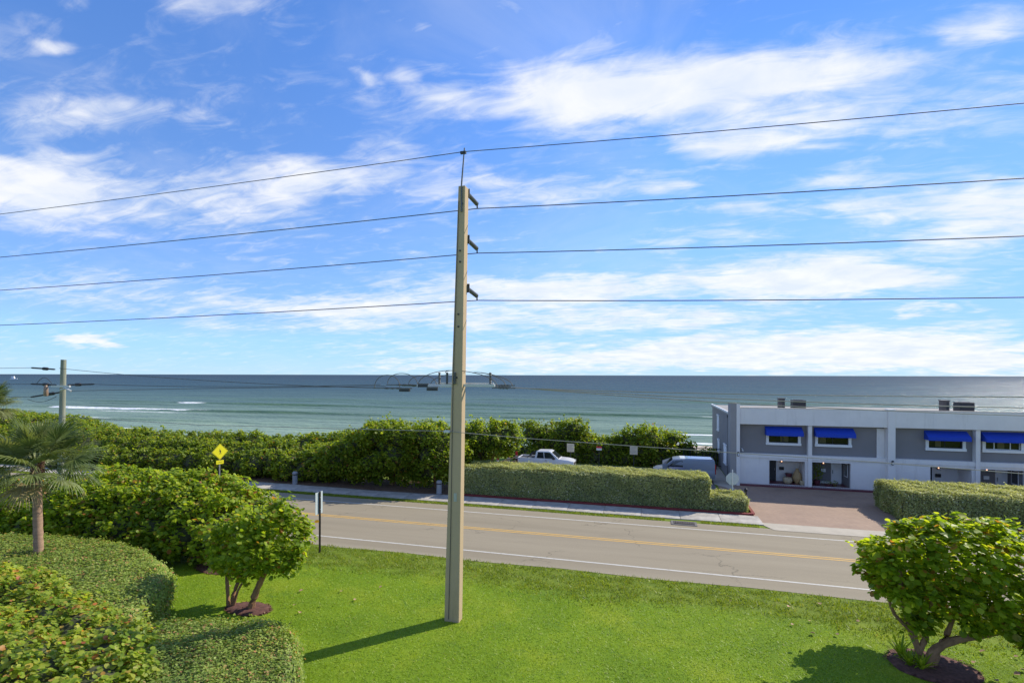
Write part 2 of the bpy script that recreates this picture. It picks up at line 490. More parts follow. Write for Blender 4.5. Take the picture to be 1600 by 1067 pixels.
def sea_mat():
    m, t, b, o = newmat('sea_water')
    c = N(t, 'ShaderNodeTexCoord')
    s = N(t, 'ShaderNodeSeparateXYZ')
    t.links.new(c.outputs['Object'], s.inputs[0])
    y = s.outputs[1]
    yw = wmath('ADD', y, wmath('MULTIPLY', wmath('SUBTRACT', tnoise(t, 0.012, 5, 0.6, (0.35, 1.4, 1)), 0.5), 120, t=t), t=t)
    # depth: log of the distance from the shore
    ly = wmath('LOGARITHM', wmath('MAXIMUM', yw, 60.0, t=t), 10.0, t=t)
    mr = N(t, 'ShaderNodeMapRange')
    mr.inputs['From Min'].default_value = 2.0
    mr.inputs['From Max'].default_value = 3.4
    t.links.new(ly, mr.inputs['Value'])
    col = ramp(t, mr.outputs[0], [(0.0, (0.33, 0.40, 0.27)), (0.15, (0.22, 0.295, 0.205)), (0.3, (0.085, 0.145, 0.12)), (0.5, (0.03, 0.07, 0.082)), (1.0, (0.02, 0.04, 0.054))])
    patch = ramp(t, tnoise(t, 0.05, 6, 0.65, (0.22, 1.0, 1)), [(0.32, (0.70, 0.76, 0.80)), (0.68, (1.2, 1.2, 1.18))])
    col = mixc(t, 1.0, col, patch, 'MULTIPLY')
    at = N(t, 'ShaderNodeAttribute', attribute_name='crest')
    col = mixc(t, at.outputs['Fac'], col, (0.06, 0.125, 0.05))
    fo = N(t, 'ShaderNodeAttribute', attribute_name='foam')
    fn = tnoise(t, 0.9, 8, 0.75, (0.5, 1.3, 1))
    ff = N(t, 'ShaderNodeMapRange', interpolation_type='SMOOTHSTEP')
    ff.inputs['From Min'].default_value = 0.42
    ff.inputs['From Max'].default_value = 0.62
    t.links.new(wmath('ADD', wmath('MULTIPLY', fo.outputs['Fac'], 0.55, t=t), wmath('MULTIPLY', fn, 0.5, t=t), t=t), ff.inputs['Value'])
    foamfac = wmath('MULTIPLY', ff.outputs[0], wmath('GREATER_THAN', fo.outputs['Fac'], 0.01, t=t), t=t)
    col = mixc(t, foamfac, col, (0.78, 0.80, 0.80))
    t.links.new(col, b.inputs['Base Color'])
    b.inputs['Specular IOR Level'].default_value = 0.0
    rr = N(t, 'ShaderNodeMapRange')
    rr.inputs['To Min'].default_value = 0.3
    rr.inputs['To Max'].default_value = 0.9
    t.links.new(foamfac, rr.inputs['Value'])
    t.links.new(rr.outputs[0], b.inputs['Roughness'])
    h1 = tnoise(t, 0.9, 5, 0.62, (0.45, 1.2, 1))
    h2 = tnoise(t, 0.11, 4, 0.6, (0.4, 1.3, 1))
    b1 = N(t, 'ShaderNodeBump')
    b1.inputs['Strength'].default_value = 0.8
    b1.inputs['Distance'].default_value = 0.5
    t.links.new(h1, b1.inputs['Height'])
    b2 = N(t, 'ShaderNodeBump')
    b2.inputs['Strength'].default_value = 0.9
    b2.inputs['Distance'].default_value = 3.0
    t.links.new(h2, b2.inputs['Height'])
    t.links.new(b1.outputs[0], b2.inputs['Normal'])
    t.links.new(b2.outputs[0], b.inputs['Normal'])
    # wave slopes keep a rough sea from mirroring fully at grazing angles
    gl = N(t, 'ShaderNodeBsdfGlossy')
    gl.inputs['Roughness'].default_value = 0.24
    t.links.new(b2.outputs[0], gl.inputs['Normal'])
    fr = N(t, 'ShaderNodeFresnel')
    fr.inputs[0].default_value = 1.33
    t.links.new(b2.outputs[0], fr.inputs['Normal'])
    mx = N(t, 'ShaderNodeMixShader')
    t.links.new(wmath('MULTIPLY', wmath('MINIMUM', fr.outputs[0], 0.17, t=t), wmath('SUBTRACT', 1.0, foamfac, t=t), t=t), mx.inputs[0])
    t.links.new(b.outputs[0], mx.inputs[1])
    t.links.new(gl.outputs[0], mx.inputs[2])
    t.links.new(mx.outputs[0], o.inputs['Surface'])
    return m


M['sea'] = sea_mat()
M['white_stucco'] = mat('white_stucco', (0.71, 0.69, 0.665), 0.8, 0.05, 0.8, 0.15, 40)


def stained(name, col, dark, rough=0.85, zs=0.35):
    m, t, b, o = newmat(name)
    base = ramp(t, tnoise(t, 0.7, 6, 0.65), [(0.3, tuple(x * 0.94 for x in col)), (0.7, tuple(min(1, x * 1.05) for x in col))])
    st = ramp(t, tnoise(t, 2.2, 6, 0.7, (1.0, 1.0, 0.12)), [(0.55, (0, 0, 0)), (0.8, (dark, dark, dark))])
    c = mixc(t, st, base, tuple(x * 0.62 for x in (col[0], col[1] * 0.98, col[2] * 0.94)))
    t.links.new(c, b.inputs['Base Color'])
    b.inputs['Roughness'].default_value = rough
    b.inputs['Specular IOR Level'].default_value = 0.25
    addbump(t, b, tnoise(t, 45, 4, 0.6), 0.25, 0.01)
    return m


M['white_stucco'] = stained('weathered_white_stucco', (0.76, 0.73, 0.69), 0.5)
M['grey_stucco'] = mat('grey_stucco', (0.225, 0.215, 0.215), 0.85, 0.07, 0.8, 0.15, 40)
M['taupe_stucco'] = mat('taupe_stucco', (0.30, 0.29, 0.285), 0.85, 0.07, 0.8, 0.15, 40)
M['trim'] = mat('white_trim', (0.78, 0.78, 0.77), 0.5, 0.04)
M['awning'] = mat('blue_canvas', (0.012, 0.055, 0.42), 0.8, 0.1, 6)
M['roof'] = mat('pale_roof', (0.30, 0.285, 0.26), 0.9, 0.15, 2)
M['dark_red_tile'] = mat('dark_red_tile', (0.14, 0.04, 0.05), 0.45, 0.3, 6)
M['white_joint'] = mat('white_brick_edge', (0.45, 0.42, 0.42), 0.7, 0.15, 6)
M['black_metal'] = mat('black_metal', (0.02, 0.02, 0.022), 0.45, 0.1)
M['dark_grey'] = mat('dark_grey_metal', (0.04, 0.041, 0.043), 0.6, 0.2, 8)
M['steel'] = mat('galvanised_steel', (0.42, 0.43, 0.44), 0.45, 0.15, 8, metal=0.6)
M['sign_back'] = mat('bare_aluminium', (0.50, 0.56, 0.56), 0.5, 0.06, 3, metal=0.2)
M['yellow_sign'] = mat('yellow_green_sheeting', (0.80, 0.72, 0.015), 0.5, 0.03)
M['black_print'] = mat('black_print', (0.012, 0.012, 0.012), 0.6, 0)
M['red_print'] = mat('red_print', (0.55, 0.03, 0.03), 0.6, 0)
M['white_sign'] = mat('white_sheeting', (0.72, 0.72, 0.68), 0.5, 0.04)
M['beige_sign'] = mat('beige_board', (0.62, 0.55, 0.40), 0.6, 0.06)
M['pole_concrete'] = stained('tan_pole_concrete', (0.48, 0.355, 0.215), 0.8)
M['pole_wood'] = mat('weathered_pole_wood', (0.25, 0.255, 0.185), 0.9, 0.35, 5, 0.5, 30, stretch=(3, 3, 0.15))
M['insul'] = mat('grey_insulator', (0.11, 0.11, 0.105), 0.5, 0.15)
M['insul_white'] = mat('white_fibreglass', (0.55, 0.55, 0.52), 0.5, 0.1)
M['wire'] = mat('dark_aluminium_wire', (0.07, 0.065, 0.06), 0.6, 0.1)
M['wire_light'] = mat('pale_aluminium_wire', (0.33, 0.29, 0.24), 0.5, 0.1)
M['jumper'] = mat('weathered_jumper_cable', (0.12, 0.105, 0.085), 0.6, 0.1)
M['brown'] = mat('brown_porcelain', (0.28, 0.19, 0.13), 0.4, 0.2)
M['bollard'] = mat('grey_bollard', (0.30, 0.30, 0.31), 0.8, 0.15, 5, 0.2)
M['white_car'] = mat('white_car_paint', (0.74, 0.74, 0.75), 0.3, 0, coat=0.6)
M['silver_car'] = mat('silver_car_paint', (0.21, 0.24, 0.28), 0.4, 0, coat=0.25)
M['navy_car'] = mat('navy_car_paint', (0.012, 0.02, 0.06), 0.5, 0, spec=0.15)
M['glass_dark'] = mat('dark_glazing', (0.02, 0.026, 0.03), 0.06, 0, spec=0.6)
M['rubber'] = mat('tyre_rubber', (0.02, 0.02, 0.02), 0.85, 0.1)
M['plastic'] = mat('black_plastic', (0.03, 0.03, 0.032), 0.6, 0.1)
M['lamp_glass'] = mat('headlight_glass', (0.65, 0.68, 0.7), 0.15, 0)
M['tail_red'] = mat('red_tail_light', (0.35, 0.01, 0.01), 0.25, 0)
M['terracotta'] = mat('buff_pottery', (0.42, 0.28, 0.13), 0.7, 0.25, 6)
M['terracotta2'] = mat('pale_pottery', (0.45, 0.36, 0.22), 0.7, 0.25, 6)
M['wood_dark'] = mat('dark_timber', (0.05, 0.038, 0.03), 0.85, 0.3, 5)
M['curtain'] = mat('beige_curtain', (0.42, 0.33, 0.2), 0.9, 0.15, 4)
M['dim_room'] = mat('room_dark_panel', (0.05, 0.04, 0.035), 0.9, 0.1)  # near black: the shade of an unlit room is in the colour
M['fallen'] = mat('fallen_leaf', (0.44, 0.27, 0.16), 0.8, 0.3, 3)
M['iron'] = mat('cast_iron', (0.12, 0.1, 0.09), 0.8, 0.3, 8)
M['hull'] = mat('white_hull', (0.8, 0.8, 0.8), 0.4, 0)


def glow_mat():
    m, t, b, o = newmat('lit_bulb')
    b.inputs['Base Color'].default_value = (1, 0.8, 0.6, 1)
    b.inputs['Emission Color'].default_value = (1, 0.5, 0.3, 1)
    b.inputs['Emission Strength'].default_value = 2.0
    return m


M['bulb'] = glow_mat()


def pane_mat():
    m, t, b, o = newmat('window_glass')
    b.inputs['Base Color'].default_value = (0.9, 0.95, 0.95, 1)
    b.inputs['Roughness'].default_value = 0.02
    tr = N(t, 'ShaderNodeBsdfTransparent')
    tr.inputs[0].default_value = (0.55, 0.57, 0.57, 1)
    gl = N(t, 'ShaderNodeBsdfGlossy')
    gl.inputs['Roughness'].default_value = 0.03
    fr = N(t, 'ShaderNodeFresnel')
    fr.inputs[0].default_value = 1.4
    mx = N(t, 'ShaderNodeMixShader')
    t.links.new(fr.outputs[0], mx.inputs[0])
    t.links.new(tr.outputs[0], mx.inputs[1])
    t.links.new(gl.outputs[0], mx.inputs[2])
    t.links.new(mx.outputs[0], o.inputs['Surface'])
    return m


M['pane'] = pane_mat()

# ------------------------------------------------------------------ mesh helpers


def link(name, me, parent=None, loc=None):
    o = bpy.data.objects.new(name, me)
    COL.objects.link(o)
    if parent:
        o.parent = parent
    if loc:
        o.location = loc
    return o


def tag(o, label=None, cat=None, group=None, kind=None):
    if label:
        o['label'] = label
    if cat:
        o['category'] = cat
    if group:
        o['group'] = group
    if kind:
        o['kind'] = kind
    return o


def thing(name, label, cat, loc=(0, 0, 0), rz=0.0, group=None):
    o = bpy.data.objects.new(name, None)
    o.empty_display_size = 0.2
    COL.objects.link(o)
    o.location = loc
    o.rotation_euler = (0, 0, rz)
    return tag(o, label, cat, group)


def copy_tree(o, parent=None):
    c = o.copy()
    COL.objects.link(c)
    if parent:
        c.parent = parent
    for ch in list(o.children):
        copy_tree(ch, c)
    return c


class MB:
    def __init__(s):
        s.v, s.f = [], []

    def add(s, vs, fs):
        b = len(s.v)
        s.v += [tuple(p) for p in vs]
        s.f += [tuple(i + b for i in f) for f in fs]
        return s

    def box(s, x0, x1, y0, y1, z0, z1):
        return s.add([(x0, y0, z0), (x1, y0, z0), (x1, y1, z0), (x0, y1, z0), (x0, y0, z1), (x1, y0, z1), (x1, y1, z1), (x0, y1, z1)],
                     [(0, 3, 2, 1), (4, 5, 6, 7), (0, 1, 5, 4), (1, 2, 6, 5), (2, 3, 7, 6), (3, 0, 4, 7)])

    def frustum(s, c0, w0, d0, c1, w1, d1):
        vs = []
        for c, w, d in ((c0, w0, d0), (c1, w1, d1)):
            for sx, sy in ((-1, -1), (1, -1), (1, 1), (-1, 1)):
                vs.append((c[0] + sx * w / 2, c[1] + sy * d / 2, c[2]))
        return s.add(vs, [(0, 3, 2, 1), (4, 5, 6, 7), (0, 1, 5, 4), (1, 2, 6, 5), (2, 3, 7, 6), (3, 0, 4, 7)])

    def tube(s, pts, r, n=8, cap=True):
        pts = [Vector(p) for p in pts]
        rs = r if isinstance(r, (list, tuple)) else [r] * len(pts)
        rings = []
        up = Vector((0.12, 0.2, 0.97))
        for i, p in enumerate(pts):
            d = (pts[min(i + 1, len(pts) - 1)] - pts[max(i - 1, 0)]).normalized()
            u = up if abs(d.dot(up)) < 0.95 else Vector((1, 0.1, 0))
            a = d.cross(u).normalized()
            b_ = d.cross(a)
            rings.append([p + (a * math.cos(2 * math.pi * k / n) + b_ * math.sin(2 * math.pi * k / n)) * rs[i] for k in range(n)])
        vs = [q for ring in rings for q in ring]
        fs = []
        for i in range(len(pts) - 1):
            for k in range(n):
                k2 = (k + 1) % n
                fs.append((i * n + k, i * n + k2, (i + 1) * n + k2, (i + 1) * n + k))
        if cap:
            fs.append(tuple(range(n))[::-1])
            fs.append(tuple(range((len(pts) - 1) * n, len(pts) * n)))
        return s.add(vs, fs)

    def prism(s, poly, axis, a, b):
        """poly in the two other axes (in xyz order), extruded along axis from a to b"""
        n = len(poly)

        def P(p, t):
            if axis == 'x':
                return (t, p[0], p[1])
            if axis == 'y':
                return (p[0], t, p[1])
            return (p[0], p[1], t)
        vs = [P(p, a) for p in poly] + [P(p, b) for p in poly]
        fs = [tuple(range(n))[::-1], tuple(range(n, 2 * n))]
        for i in range(n):
            j = (i + 1) % n
            fs.append((i, j, n + j, n + i))
        return s.add(vs, fs)

    def lathe(s, c, prof, n=20):
        vs, fs = [], []
        for r, z in prof:
            for k in range(n):
                a = 2 * math.pi * k / n
                vs.append((c[0] + r * math.cos(a), c[1] + r * math.sin(a), c[2] + z))
        for i in range(len(prof) - 1):
            for k in range(n):
                k2 = (k + 1) % n
                fs.append((i * n + k, i * n + k2, (i + 1) * n + k2, (i + 1) * n + k))
        fs.append(tuple(range(n))[::-1])
        fs.append(tuple(range((len(prof) - 1) * n, len(prof) * n)))
        return s.add(vs, fs)

    def build(s, name, m, parent=None, loc=None, smooth=False, bevel=0.0):
        me = bpy.data.meshes.new(name)
        me.from_pydata(s.v, [], s.f)
        import bmesh
        bm = bmesh.new()
        bm.from_mesh(me)
        bmesh.ops.recalc_face_normals(bm, faces=bm.faces)
        bm.to_mesh(me)
        bm.free()
        if smooth:
            me.shade_smooth()
            me.set_sharp_from_angle(angle=R(40))
        me.materials.append(m)
        o = link(name, me, parent, loc)
        if bevel:
            md = o.modifiers.new('edge', 'BEVEL')
            md.width = bevel
            md.segments = 2
            md.limit_method = 'ANGLE'
        return o


def np_mesh(name, V, loops, counts, m, parent=None, smooth=False):
    me = bpy.data.meshes.new(name)
    me.vertices.add(len(V))
    me.vertices.foreach_set('co', np.ascontiguousarray(V, dtype=np.float32).ravel())
    me.loops.add(len(loops))
    me.loops.foreach_set('vertex_index', np.ascontiguousarray(loops, dtype=np.int32))
    me.polygons.add(len(counts))
    st = np.concatenate([[0], np.cumsum(counts)[:-1]]).astype(np.int32)
    me.polygons.foreach_set('loop_start', st)
    me.update(calc_edges=True)
    if smooth:
        me.shade_smooth()
    me.materials.append(m)
    return link(name, me, parent)


def nrm(a):
    return a / np.maximum(np.linalg.norm(a, axis=1, keepdims=True), 1e-6)


ROUND = np.array([[0, -0.46, 0], [0.36, -0.36, 0.07], [0.5, 0.02, 0.12], [0.36, 0.36, 0.09], [0, 0.5, 0], [-0.36, 0.36, 0.09], [-0.5, 0.02, 0.12], [-0.36, -0.36, 0.07]])
ROUND_F = [(0, 1, 2, 3, 4), (0, 4, 5, 6, 7)]
MID = np.array([[0, -0.48, 0], [0.44, -0.2, 0.09], [0.4, 0.28, 0.1], [0, 0.5, 0], [-0.4, 0.28, 0.1], [-0.44, -0.2, 0.09]])
MID_F = [(0, 1, 2, 3), (0, 3, 4, 5)]
SMALL = np.array([[0, -0.5, 0], [0.3, 0.05, 0.1], [0, 0.5, -0.03], [-0.3, 0.05, 0.1]])
SMALL_F = [(0, 1, 2), (0, 2, 3)]


SUNV = np.array(sun_dir)


def leaf_frames(n, nor, up=0.35, jit=0.7, helio=0.7):
    # leaves turn towards the light a little
    nn = nrm(nor + np.array([0, 0, up]) + SUNV * helio + rng.normal(0, jit, (n, 3)))
    a = nrm(np.cross(nn, rng.normal(0, 1, (n, 3))))
    b = np.cross(nn, a)
    return a, b, nn


def scatter_leaves(name, P, nor, size, m, parent, shape='round', up=0.35, jit=0.7, var=0.3):
    T, F = {'round': (ROUND, ROUND_F), 'mid': (MID, MID_F), 'small': (SMALL, SMALL_F)}[shape]
    n = len(P)
    a, b, c = leaf_frames(n, nor, up, jit)
    s = size * (1 + var * rng.uniform(-1, 1, n))
    V = P[:, None, :] + s[:, None, None] * (T[None, :, 0:1] * a[:, None] + T[None, :, 1:2] * b[:, None] + T[None, :, 2:3] * c[:, None])
    k = len(T)
    fl = np.array([i for f in F for i in f])
    loops = (fl[None] + (np.arange(n) * k)[:, None]).ravel()
    counts = np.tile([len(f) for f in F], n)
    o = np_mesh(name, V.reshape(-1, 3), loops, counts, m, parent)
    o['kind'] = 'stuff'
    return o


_leaf_me = {}


def single_leaves(P, nor, size, m, parent, up=0.35, jit=0.6):
    """each large leaf as an object of its own, sharing one mesh"""
    key = m.name
    if key not in _leaf_me:
        me = bpy.data.meshes.new('leaf')
        me.from_pydata([tuple(v) for v in ROUND], [], ROUND_F)
        me.materials.append(m)
        _leaf_me[key] = me
    n = len(P)
    a, b, c = leaf_frames(n, nor, up, jit)
    for i in range(n):
        o = bpy.data.objects.new('leaf', _leaf_me[key])
        COL.objects.link(o)
        o.parent = parent
        s = size * random.uniform(0.85, 1.2)
        mt = Matrix((a[i] * s, b[i] * s, c[i] * s)).transposed().to_4x4()
        mt.translation = Vector(P[i])
        o.matrix_local = mt


def lobe_points(lobes, per_m2, zmin=0.0, inner=0.22, keep=0.80, sprigs=0, sprig_len=1.0, clump=0.5):
    """points in the outer shell of a union of ellipsoids; returns points and outward normals"""
    L = np.array(lobes, float)
    out_p, out_n = [], []
    for i, (cx, cy, cz, rx, ry, rz) in enumerate(L):
        area = 4 * math.pi * (((rx * ry) ** 1.6 + (rx * rz) ** 1.6 + (ry * rz) ** 1.6) / 3) ** (1 / 1.6)

        def outside(p, margin):
            ok = p[:, 2] > zmin
            for j, (ax, ay, az_, bx, by, bz) in enumerate(L):
                if j == i or abs(ax - cx) > rx + bx + 0.5 or abs(ay - cy) > ry + by + 0.5:
                    continue
                q = ((p - [ax, ay, az_]) / [bx, by, bz])
                ok &= (q * q).sum(1) > margin ** 2
            return ok
        # thin inner shell
        n = int(area * per_m2 * 0.27)
        d = nrm(rng.normal(0, 1, (n, 3)))
        r = 0.90 - inner * np.abs(rng.normal(0, 0.5, n))
        p = np.array([cx, cy, cz]) + d * r[:, None] * np.array([rx, ry, rz])
        nn = nrm(d / np.array([rx, ry, rz]))
        ok = outside(p, keep)
        out_p.append(p[ok])
        out_n.append(nn[ok])
        # leafy shoots that stand out from the crown with gaps between them
        k = int(area / (clump * clump) * 0.66)
        d = nrm(rng.normal(0, 1, (k, 3)))
        c = np.array([cx, cy, cz]) + d * (0.93 + 0.075 * rng.normal(0, 1, k))[:, None] * np.array([rx, ry, rz])
        c = c[outside(c, 0.92)]
        if not len(c):
            continue
        m = max(5, int(per_m2 * clump * clump * 1.25))
        e = nrm(rng.normal(0, 1, (len(c) * m, 3)) + np.array([0, 0, 0.35]))
        cr = np.repeat(clump * rng.uniform(0.45, 0.85, len(c)), m)
        p = np.repeat(c, m, 0) + e * (cr * rng.uniform(0.7, 1.1, len(e)))[:, None] * np.array([1, 1, 0.85])
        ok = p[:, 2] > zmin
        out_p.append(p[ok])
        out_n.append(e[ok])
    P, NN = np.concatenate(out_p), np.concatenate(out_n)
    if sprigs and len(P):
        w = np.clip(NN[:, 2] + 0.75, 0.05, 2)
        k = rng.choice(len(P), min(sprigs, len(P)), p=w / w.sum())
        m = 9
        stem = nrm(NN[k] + np.array([0, 0, 0.5]) + rng.normal(0, 0.3, (len(k), 3)))
        t_ = rng.uniform(0, 1, (len(k), m))
        ln = rng.uniform(0.18, 0.5, (len(k), 1)) * sprig_len
        q = P[k][:, None] + stem[:, None] * (t_ * ln)[..., None] + rng.normal(0, 0.075, (len(k), m, 3))
        P = np.concatenate([P, q.reshape(-1, 3)])
        NN = np.concatenate([NN, nrm(np.repeat(stem, m, 0) * 0.4 + rng.normal(0, 0.6, (len(k) * m, 3)))])
    return P, NN


ICO = None


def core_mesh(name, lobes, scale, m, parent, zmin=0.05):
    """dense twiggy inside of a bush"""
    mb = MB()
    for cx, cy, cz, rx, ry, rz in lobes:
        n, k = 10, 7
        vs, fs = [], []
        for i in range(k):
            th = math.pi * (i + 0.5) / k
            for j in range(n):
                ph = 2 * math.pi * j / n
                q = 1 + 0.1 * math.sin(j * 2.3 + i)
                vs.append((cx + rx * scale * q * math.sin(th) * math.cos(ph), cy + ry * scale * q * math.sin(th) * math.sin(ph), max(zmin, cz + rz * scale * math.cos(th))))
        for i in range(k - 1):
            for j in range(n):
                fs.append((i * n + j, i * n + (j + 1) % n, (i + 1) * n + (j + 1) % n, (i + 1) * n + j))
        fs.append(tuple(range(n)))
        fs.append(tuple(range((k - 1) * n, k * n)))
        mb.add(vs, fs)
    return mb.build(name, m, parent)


def smooth_poly(p, it=3):
    p = [Vector((a, b)) for a, b in p]
    for _ in range(it):
        q = []
        for i in range(len(p)):
            a, b = p[i], p[(i + 1) % len(p)]
            q += [a * 0.75 + b * 0.25, a * 0.25 + b * 0.75]
        p = q
    return [(v.x, v.y) for v in p]


def poly_dist(P, poly):
    A = np.array(poly)
    B = np.roll(A, -1, 0)
    d = np.full(len(P), 1e9)
    inside = np.zeros(len(P), bool)
    for a, b in zip(A, B):
        ab = b - a
        t = np.clip(((P - a) @ ab) / max(ab @ ab, 1e-9), 0, 1)
        d = np.minimum(d, np.linalg.norm(P - (a + t[:, None] * ab), axis=1))
        cond = ((a[1] > P[:, 1]) != (b[1] > P[:, 1])) & (P[:, 0] < (b[0] - a[0]) * (P[:, 1] - a[1]) / (b[1] - a[1] + 1e-12) + a[0])
        inside ^= cond
    return d, inside


def hedge_points(poly, h, r, top_d, side_d, jit=0.05, wav=0.05, zmin=0.05):
    """leaf positions over a clipped hedge with footprint poly, height h and edge radius r"""
    A = np.array(poly)
    lo, hi = A.min(0), A.max(0)
    n = int((hi - lo).prod() * top_d)
    P = rng.uniform(lo, hi, (n, 2))
    d, ins = poly_dist(P, poly)
    P, d = P[ins], d[ins]
    e = np.clip(r - d, 0, r)
    z = h - r + np.sqrt(np.maximum(r * r - e * e, 0))
    z = z + wav * (np.sin(P[:, 0] * 1.7 + 1) * np.cos(P[:, 1] * 1.9) + 0.6 * np.sin(P[:, 0] * 4.1 + P[:, 1] * 3.3))
    cen = A.mean(0)
    outn = nrm(P - cen)
    k = (e / r)[:, None]
    nor = np.concatenate([outn * k, np.ones((len(P), 1)) * np.maximum(1 - k, 0.25)], 1)
    nor = nrm(nor) * 2.4
    p1 = np.concatenate([P, z[:, None]], 1) + rng.normal(0, jit, (len(P), 3))
    B = np.roll(A, -1, 0)
    seg = np.linalg.norm(B - A, axis=1)
    m = int(seg.sum() * (h - r * 0.6) * side_d)
    idx = rng.choice(len(A), m, p=seg / seg.sum())
    t = rng.uniform(0, 1, m)[:, None]
    q = A[idx] * (1 - t) + B[idx] * t
    tn = (B - A)[idx] / seg[idx][:, None]
    sn = np.stack([tn[:, 1], -tn[:, 0]], 1)
    area2 = (A[:, 0] * B[:, 1] - B[:, 0] * A[:, 1]).sum()
    if area2 < 0:
        sn = -sn
    zz = rng.uniform(zmin, h - r * 0.6, m)
    off = wav * (np.sin(q[:, 0] * 2.1 + zz * 2.3) + np.cos(q[:, 1] * 2.7 + zz * 1.7)) - 0.06 * np.exp(-zz * 3)
    q = q + sn * off[:, None]
    p2 = np.concatenate([q, zz[:, None]], 1) + rng.normal(0, jit, (m, 3))
    n2 = np.concatenate([sn, np.full((m, 1), 0.15)], 1)
    return np.concatenate([p1, p2]), np.concatenate([nor, n2])


def inset(poly, d):
    A = np.array(poly)
    prv, nxt = np.roll(A, 1, 0), np.roll(A, -1, 0)
    t = nrm(nxt - prv)
    nn = np.stack([t[:, 1], -t[:, 0]], 1)
    B = np.roll(A, -1, 0)
    if (A[:, 0] * B[:, 1] - B[:, 0] * A[:, 1]).sum() < 0:
        nn = -nn
    return [tuple(p) for p in A - nn * d]


def hedge(name, label, cat, poly, h, r, m, size, top_d, side_d, jit=0.05, wav=0.05, group=None, ins=0.13, up=0.3, lj=0.75):
    t = thing(name, label, cat, (0, 0, 0), 0, group)
    P, nn = hedge_points(poly, h, r, top_d, side_d, jit, wav)
    k = rng.choice(len(P), 60 + int(len(P) / 260))
    st = nrm(nn[k] + rng.normal(0, 0.35, (len(k), 3)) + np.array([0, 0, 0.4]))
    tt = rng.uniform(0, 1, (len(k), 6))
    q = P[k][:, None] + st[:, None] * (tt * rng.uniform(0.06, 0.22, (len(k), 1)))[..., None] + rng.normal(0, 0.025, (len(k), 6, 3))
    # thin spots where the twigs show
    hol = P[rng.choice(len(P), max(6, len(P) // 2600))]
    keep = np.ones(len(P), bool)
    for h_ in hol:
        keep &= (((P - h_) ** 2).sum(1) > rng.uniform(0.05, 0.16) ** 2) | (rng.uniform(0, 1, len(P)) < 0.35)
    P = np.concatenate([P[keep], q.reshape(-1, 3)])
    nn = np.concatenate([nn[keep], np.repeat(st, 6, 0)])
    scatter_leaves('foliage', P, nn, size, m, t, 'small', up, lj, 0.45)
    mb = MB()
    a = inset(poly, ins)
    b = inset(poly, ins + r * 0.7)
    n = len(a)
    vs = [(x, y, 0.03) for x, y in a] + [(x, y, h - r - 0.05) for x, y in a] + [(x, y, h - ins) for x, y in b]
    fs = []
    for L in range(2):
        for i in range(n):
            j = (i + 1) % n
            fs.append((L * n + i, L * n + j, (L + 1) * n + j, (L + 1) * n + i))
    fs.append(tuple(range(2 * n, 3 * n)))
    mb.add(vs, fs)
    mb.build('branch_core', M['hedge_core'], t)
    return t


def rect(x0, x1, y0, y1, step=1.0):
    pts = []
    for i in range(int((x1 - x0) / step)):
        pts.append((x0 + i * step, y0))
    pts.append((x1 - 0.1, y0))
    pts.append((x1, y0 + 0.1))
    pts.append((x1, y1 - 0.1))
    pts.append((x1 - 0.1, y1))
    for i in range(int((x1 - x0) / step)):
        pts.append((x1 - 0.2 - i * step, y1))
    pts.append((x0, y1 - 0.1))
    pts.append((x0, y0 + 0.1))
    return pts

# ------------------------------------------------------------------ setting: ground, road, sea


def sheet(name, poly, z, m, parent=None, kind='structure', nx=1):
    me = bpy.data.meshes.new(name)
    me.from_pydata([(x, y, z) for x, y in poly], [], [tuple(range(len(poly)))])
    me.materials.append(m)
    o = link(name, me, parent)
    if kind:
        o['kind'] = kind
    return o


def terrain():
    """lawn, verges and lots as one level sheet that drops over the dune to the beach and under the sea"""
    ys = [-60, -20, 0, 10, 20, 23.6, 33, 36, 45, 52, 57, 60, 64, 69, 75, 82, 90, 97, 104, 112, 130, 200]
    zs = [0, 0, 0, 0, 0, 0, 0, 0, 0, 0, 0, -0.1, -0.5, -1.2, -1.9, -2.6, -3.2, -3.65, -4.1, -4.7, -6, -9]
    xs = [-400, -250, -150, -110] + list(range(-90, 61, 10)) + [90, 150, 250, 400]
    V, F, mi = [], [], []
    for j, y in enumerate(ys):
        for x in xs:
            wob = 0.15 * math.sin(x * 0.13 + y) if y > 60 else 0
            sh_ = 22 * min(1, max(0, (-4 - x) / 30)) if y > 60 else 0
            V.append((x, y, float(np.interp(y + sh_, ys, zs)) + wob))
    n = len(xs)
    for j in range(len(ys) - 1):
        for i in range(n - 1):
            F.append((j * n + i, j * n + i + 1, (j + 1) * n + i + 1, (j + 1) * n + i))
            mi.append(0 if ys[j] < 56 else 1)
    me = bpy.data.meshes.new('ground')
    me.from_pydata(V, [], F)
    me.materials.append(M['lawn'])
    me.materials.append(M['sand'])
    me.polygons.foreach_set('material_index', mi)
    o = link('ground', me)
    o['kind'] = 'structure'


terrain()
road = sheet('road', [(-400, 23.5), (-60, 23.45), (-20, 23.6), (-16, 23.35), (-12, 23.55), (-8, 23.4), (-4, 23.6), (0, 23.45), (4, 23.62), (9, 23.5), (14, 23.55), (60, 23.5), (400, 23.5), (400, 33.0), (20, 33.0), (8, 33.05), (0, 32.98), (-9, 33.06), (-21, 33.0), (-40, 33.0), (-400, 33.0)], 0.012, M['road'])


def lane_line(name, y, w, m):
    for x0, x1 in ((-400, 400),):
        sheet(name, [(x0, y - w / 2), (x1, y - w / 2), (x1, y + w / 2), (x0, y + w / 2)], 0.017, m, road, None)


lane_line('edge_line', 24.75, 0.13, M['white_line'])
lane_line('edge_line', 31.72, 0.13, M['white_line'])
lane_line('centre_line', 28.3, 0.12, M['yellow_line'])
lane_line('centre_line', 28.56, 0.12, M['yellow_line'])

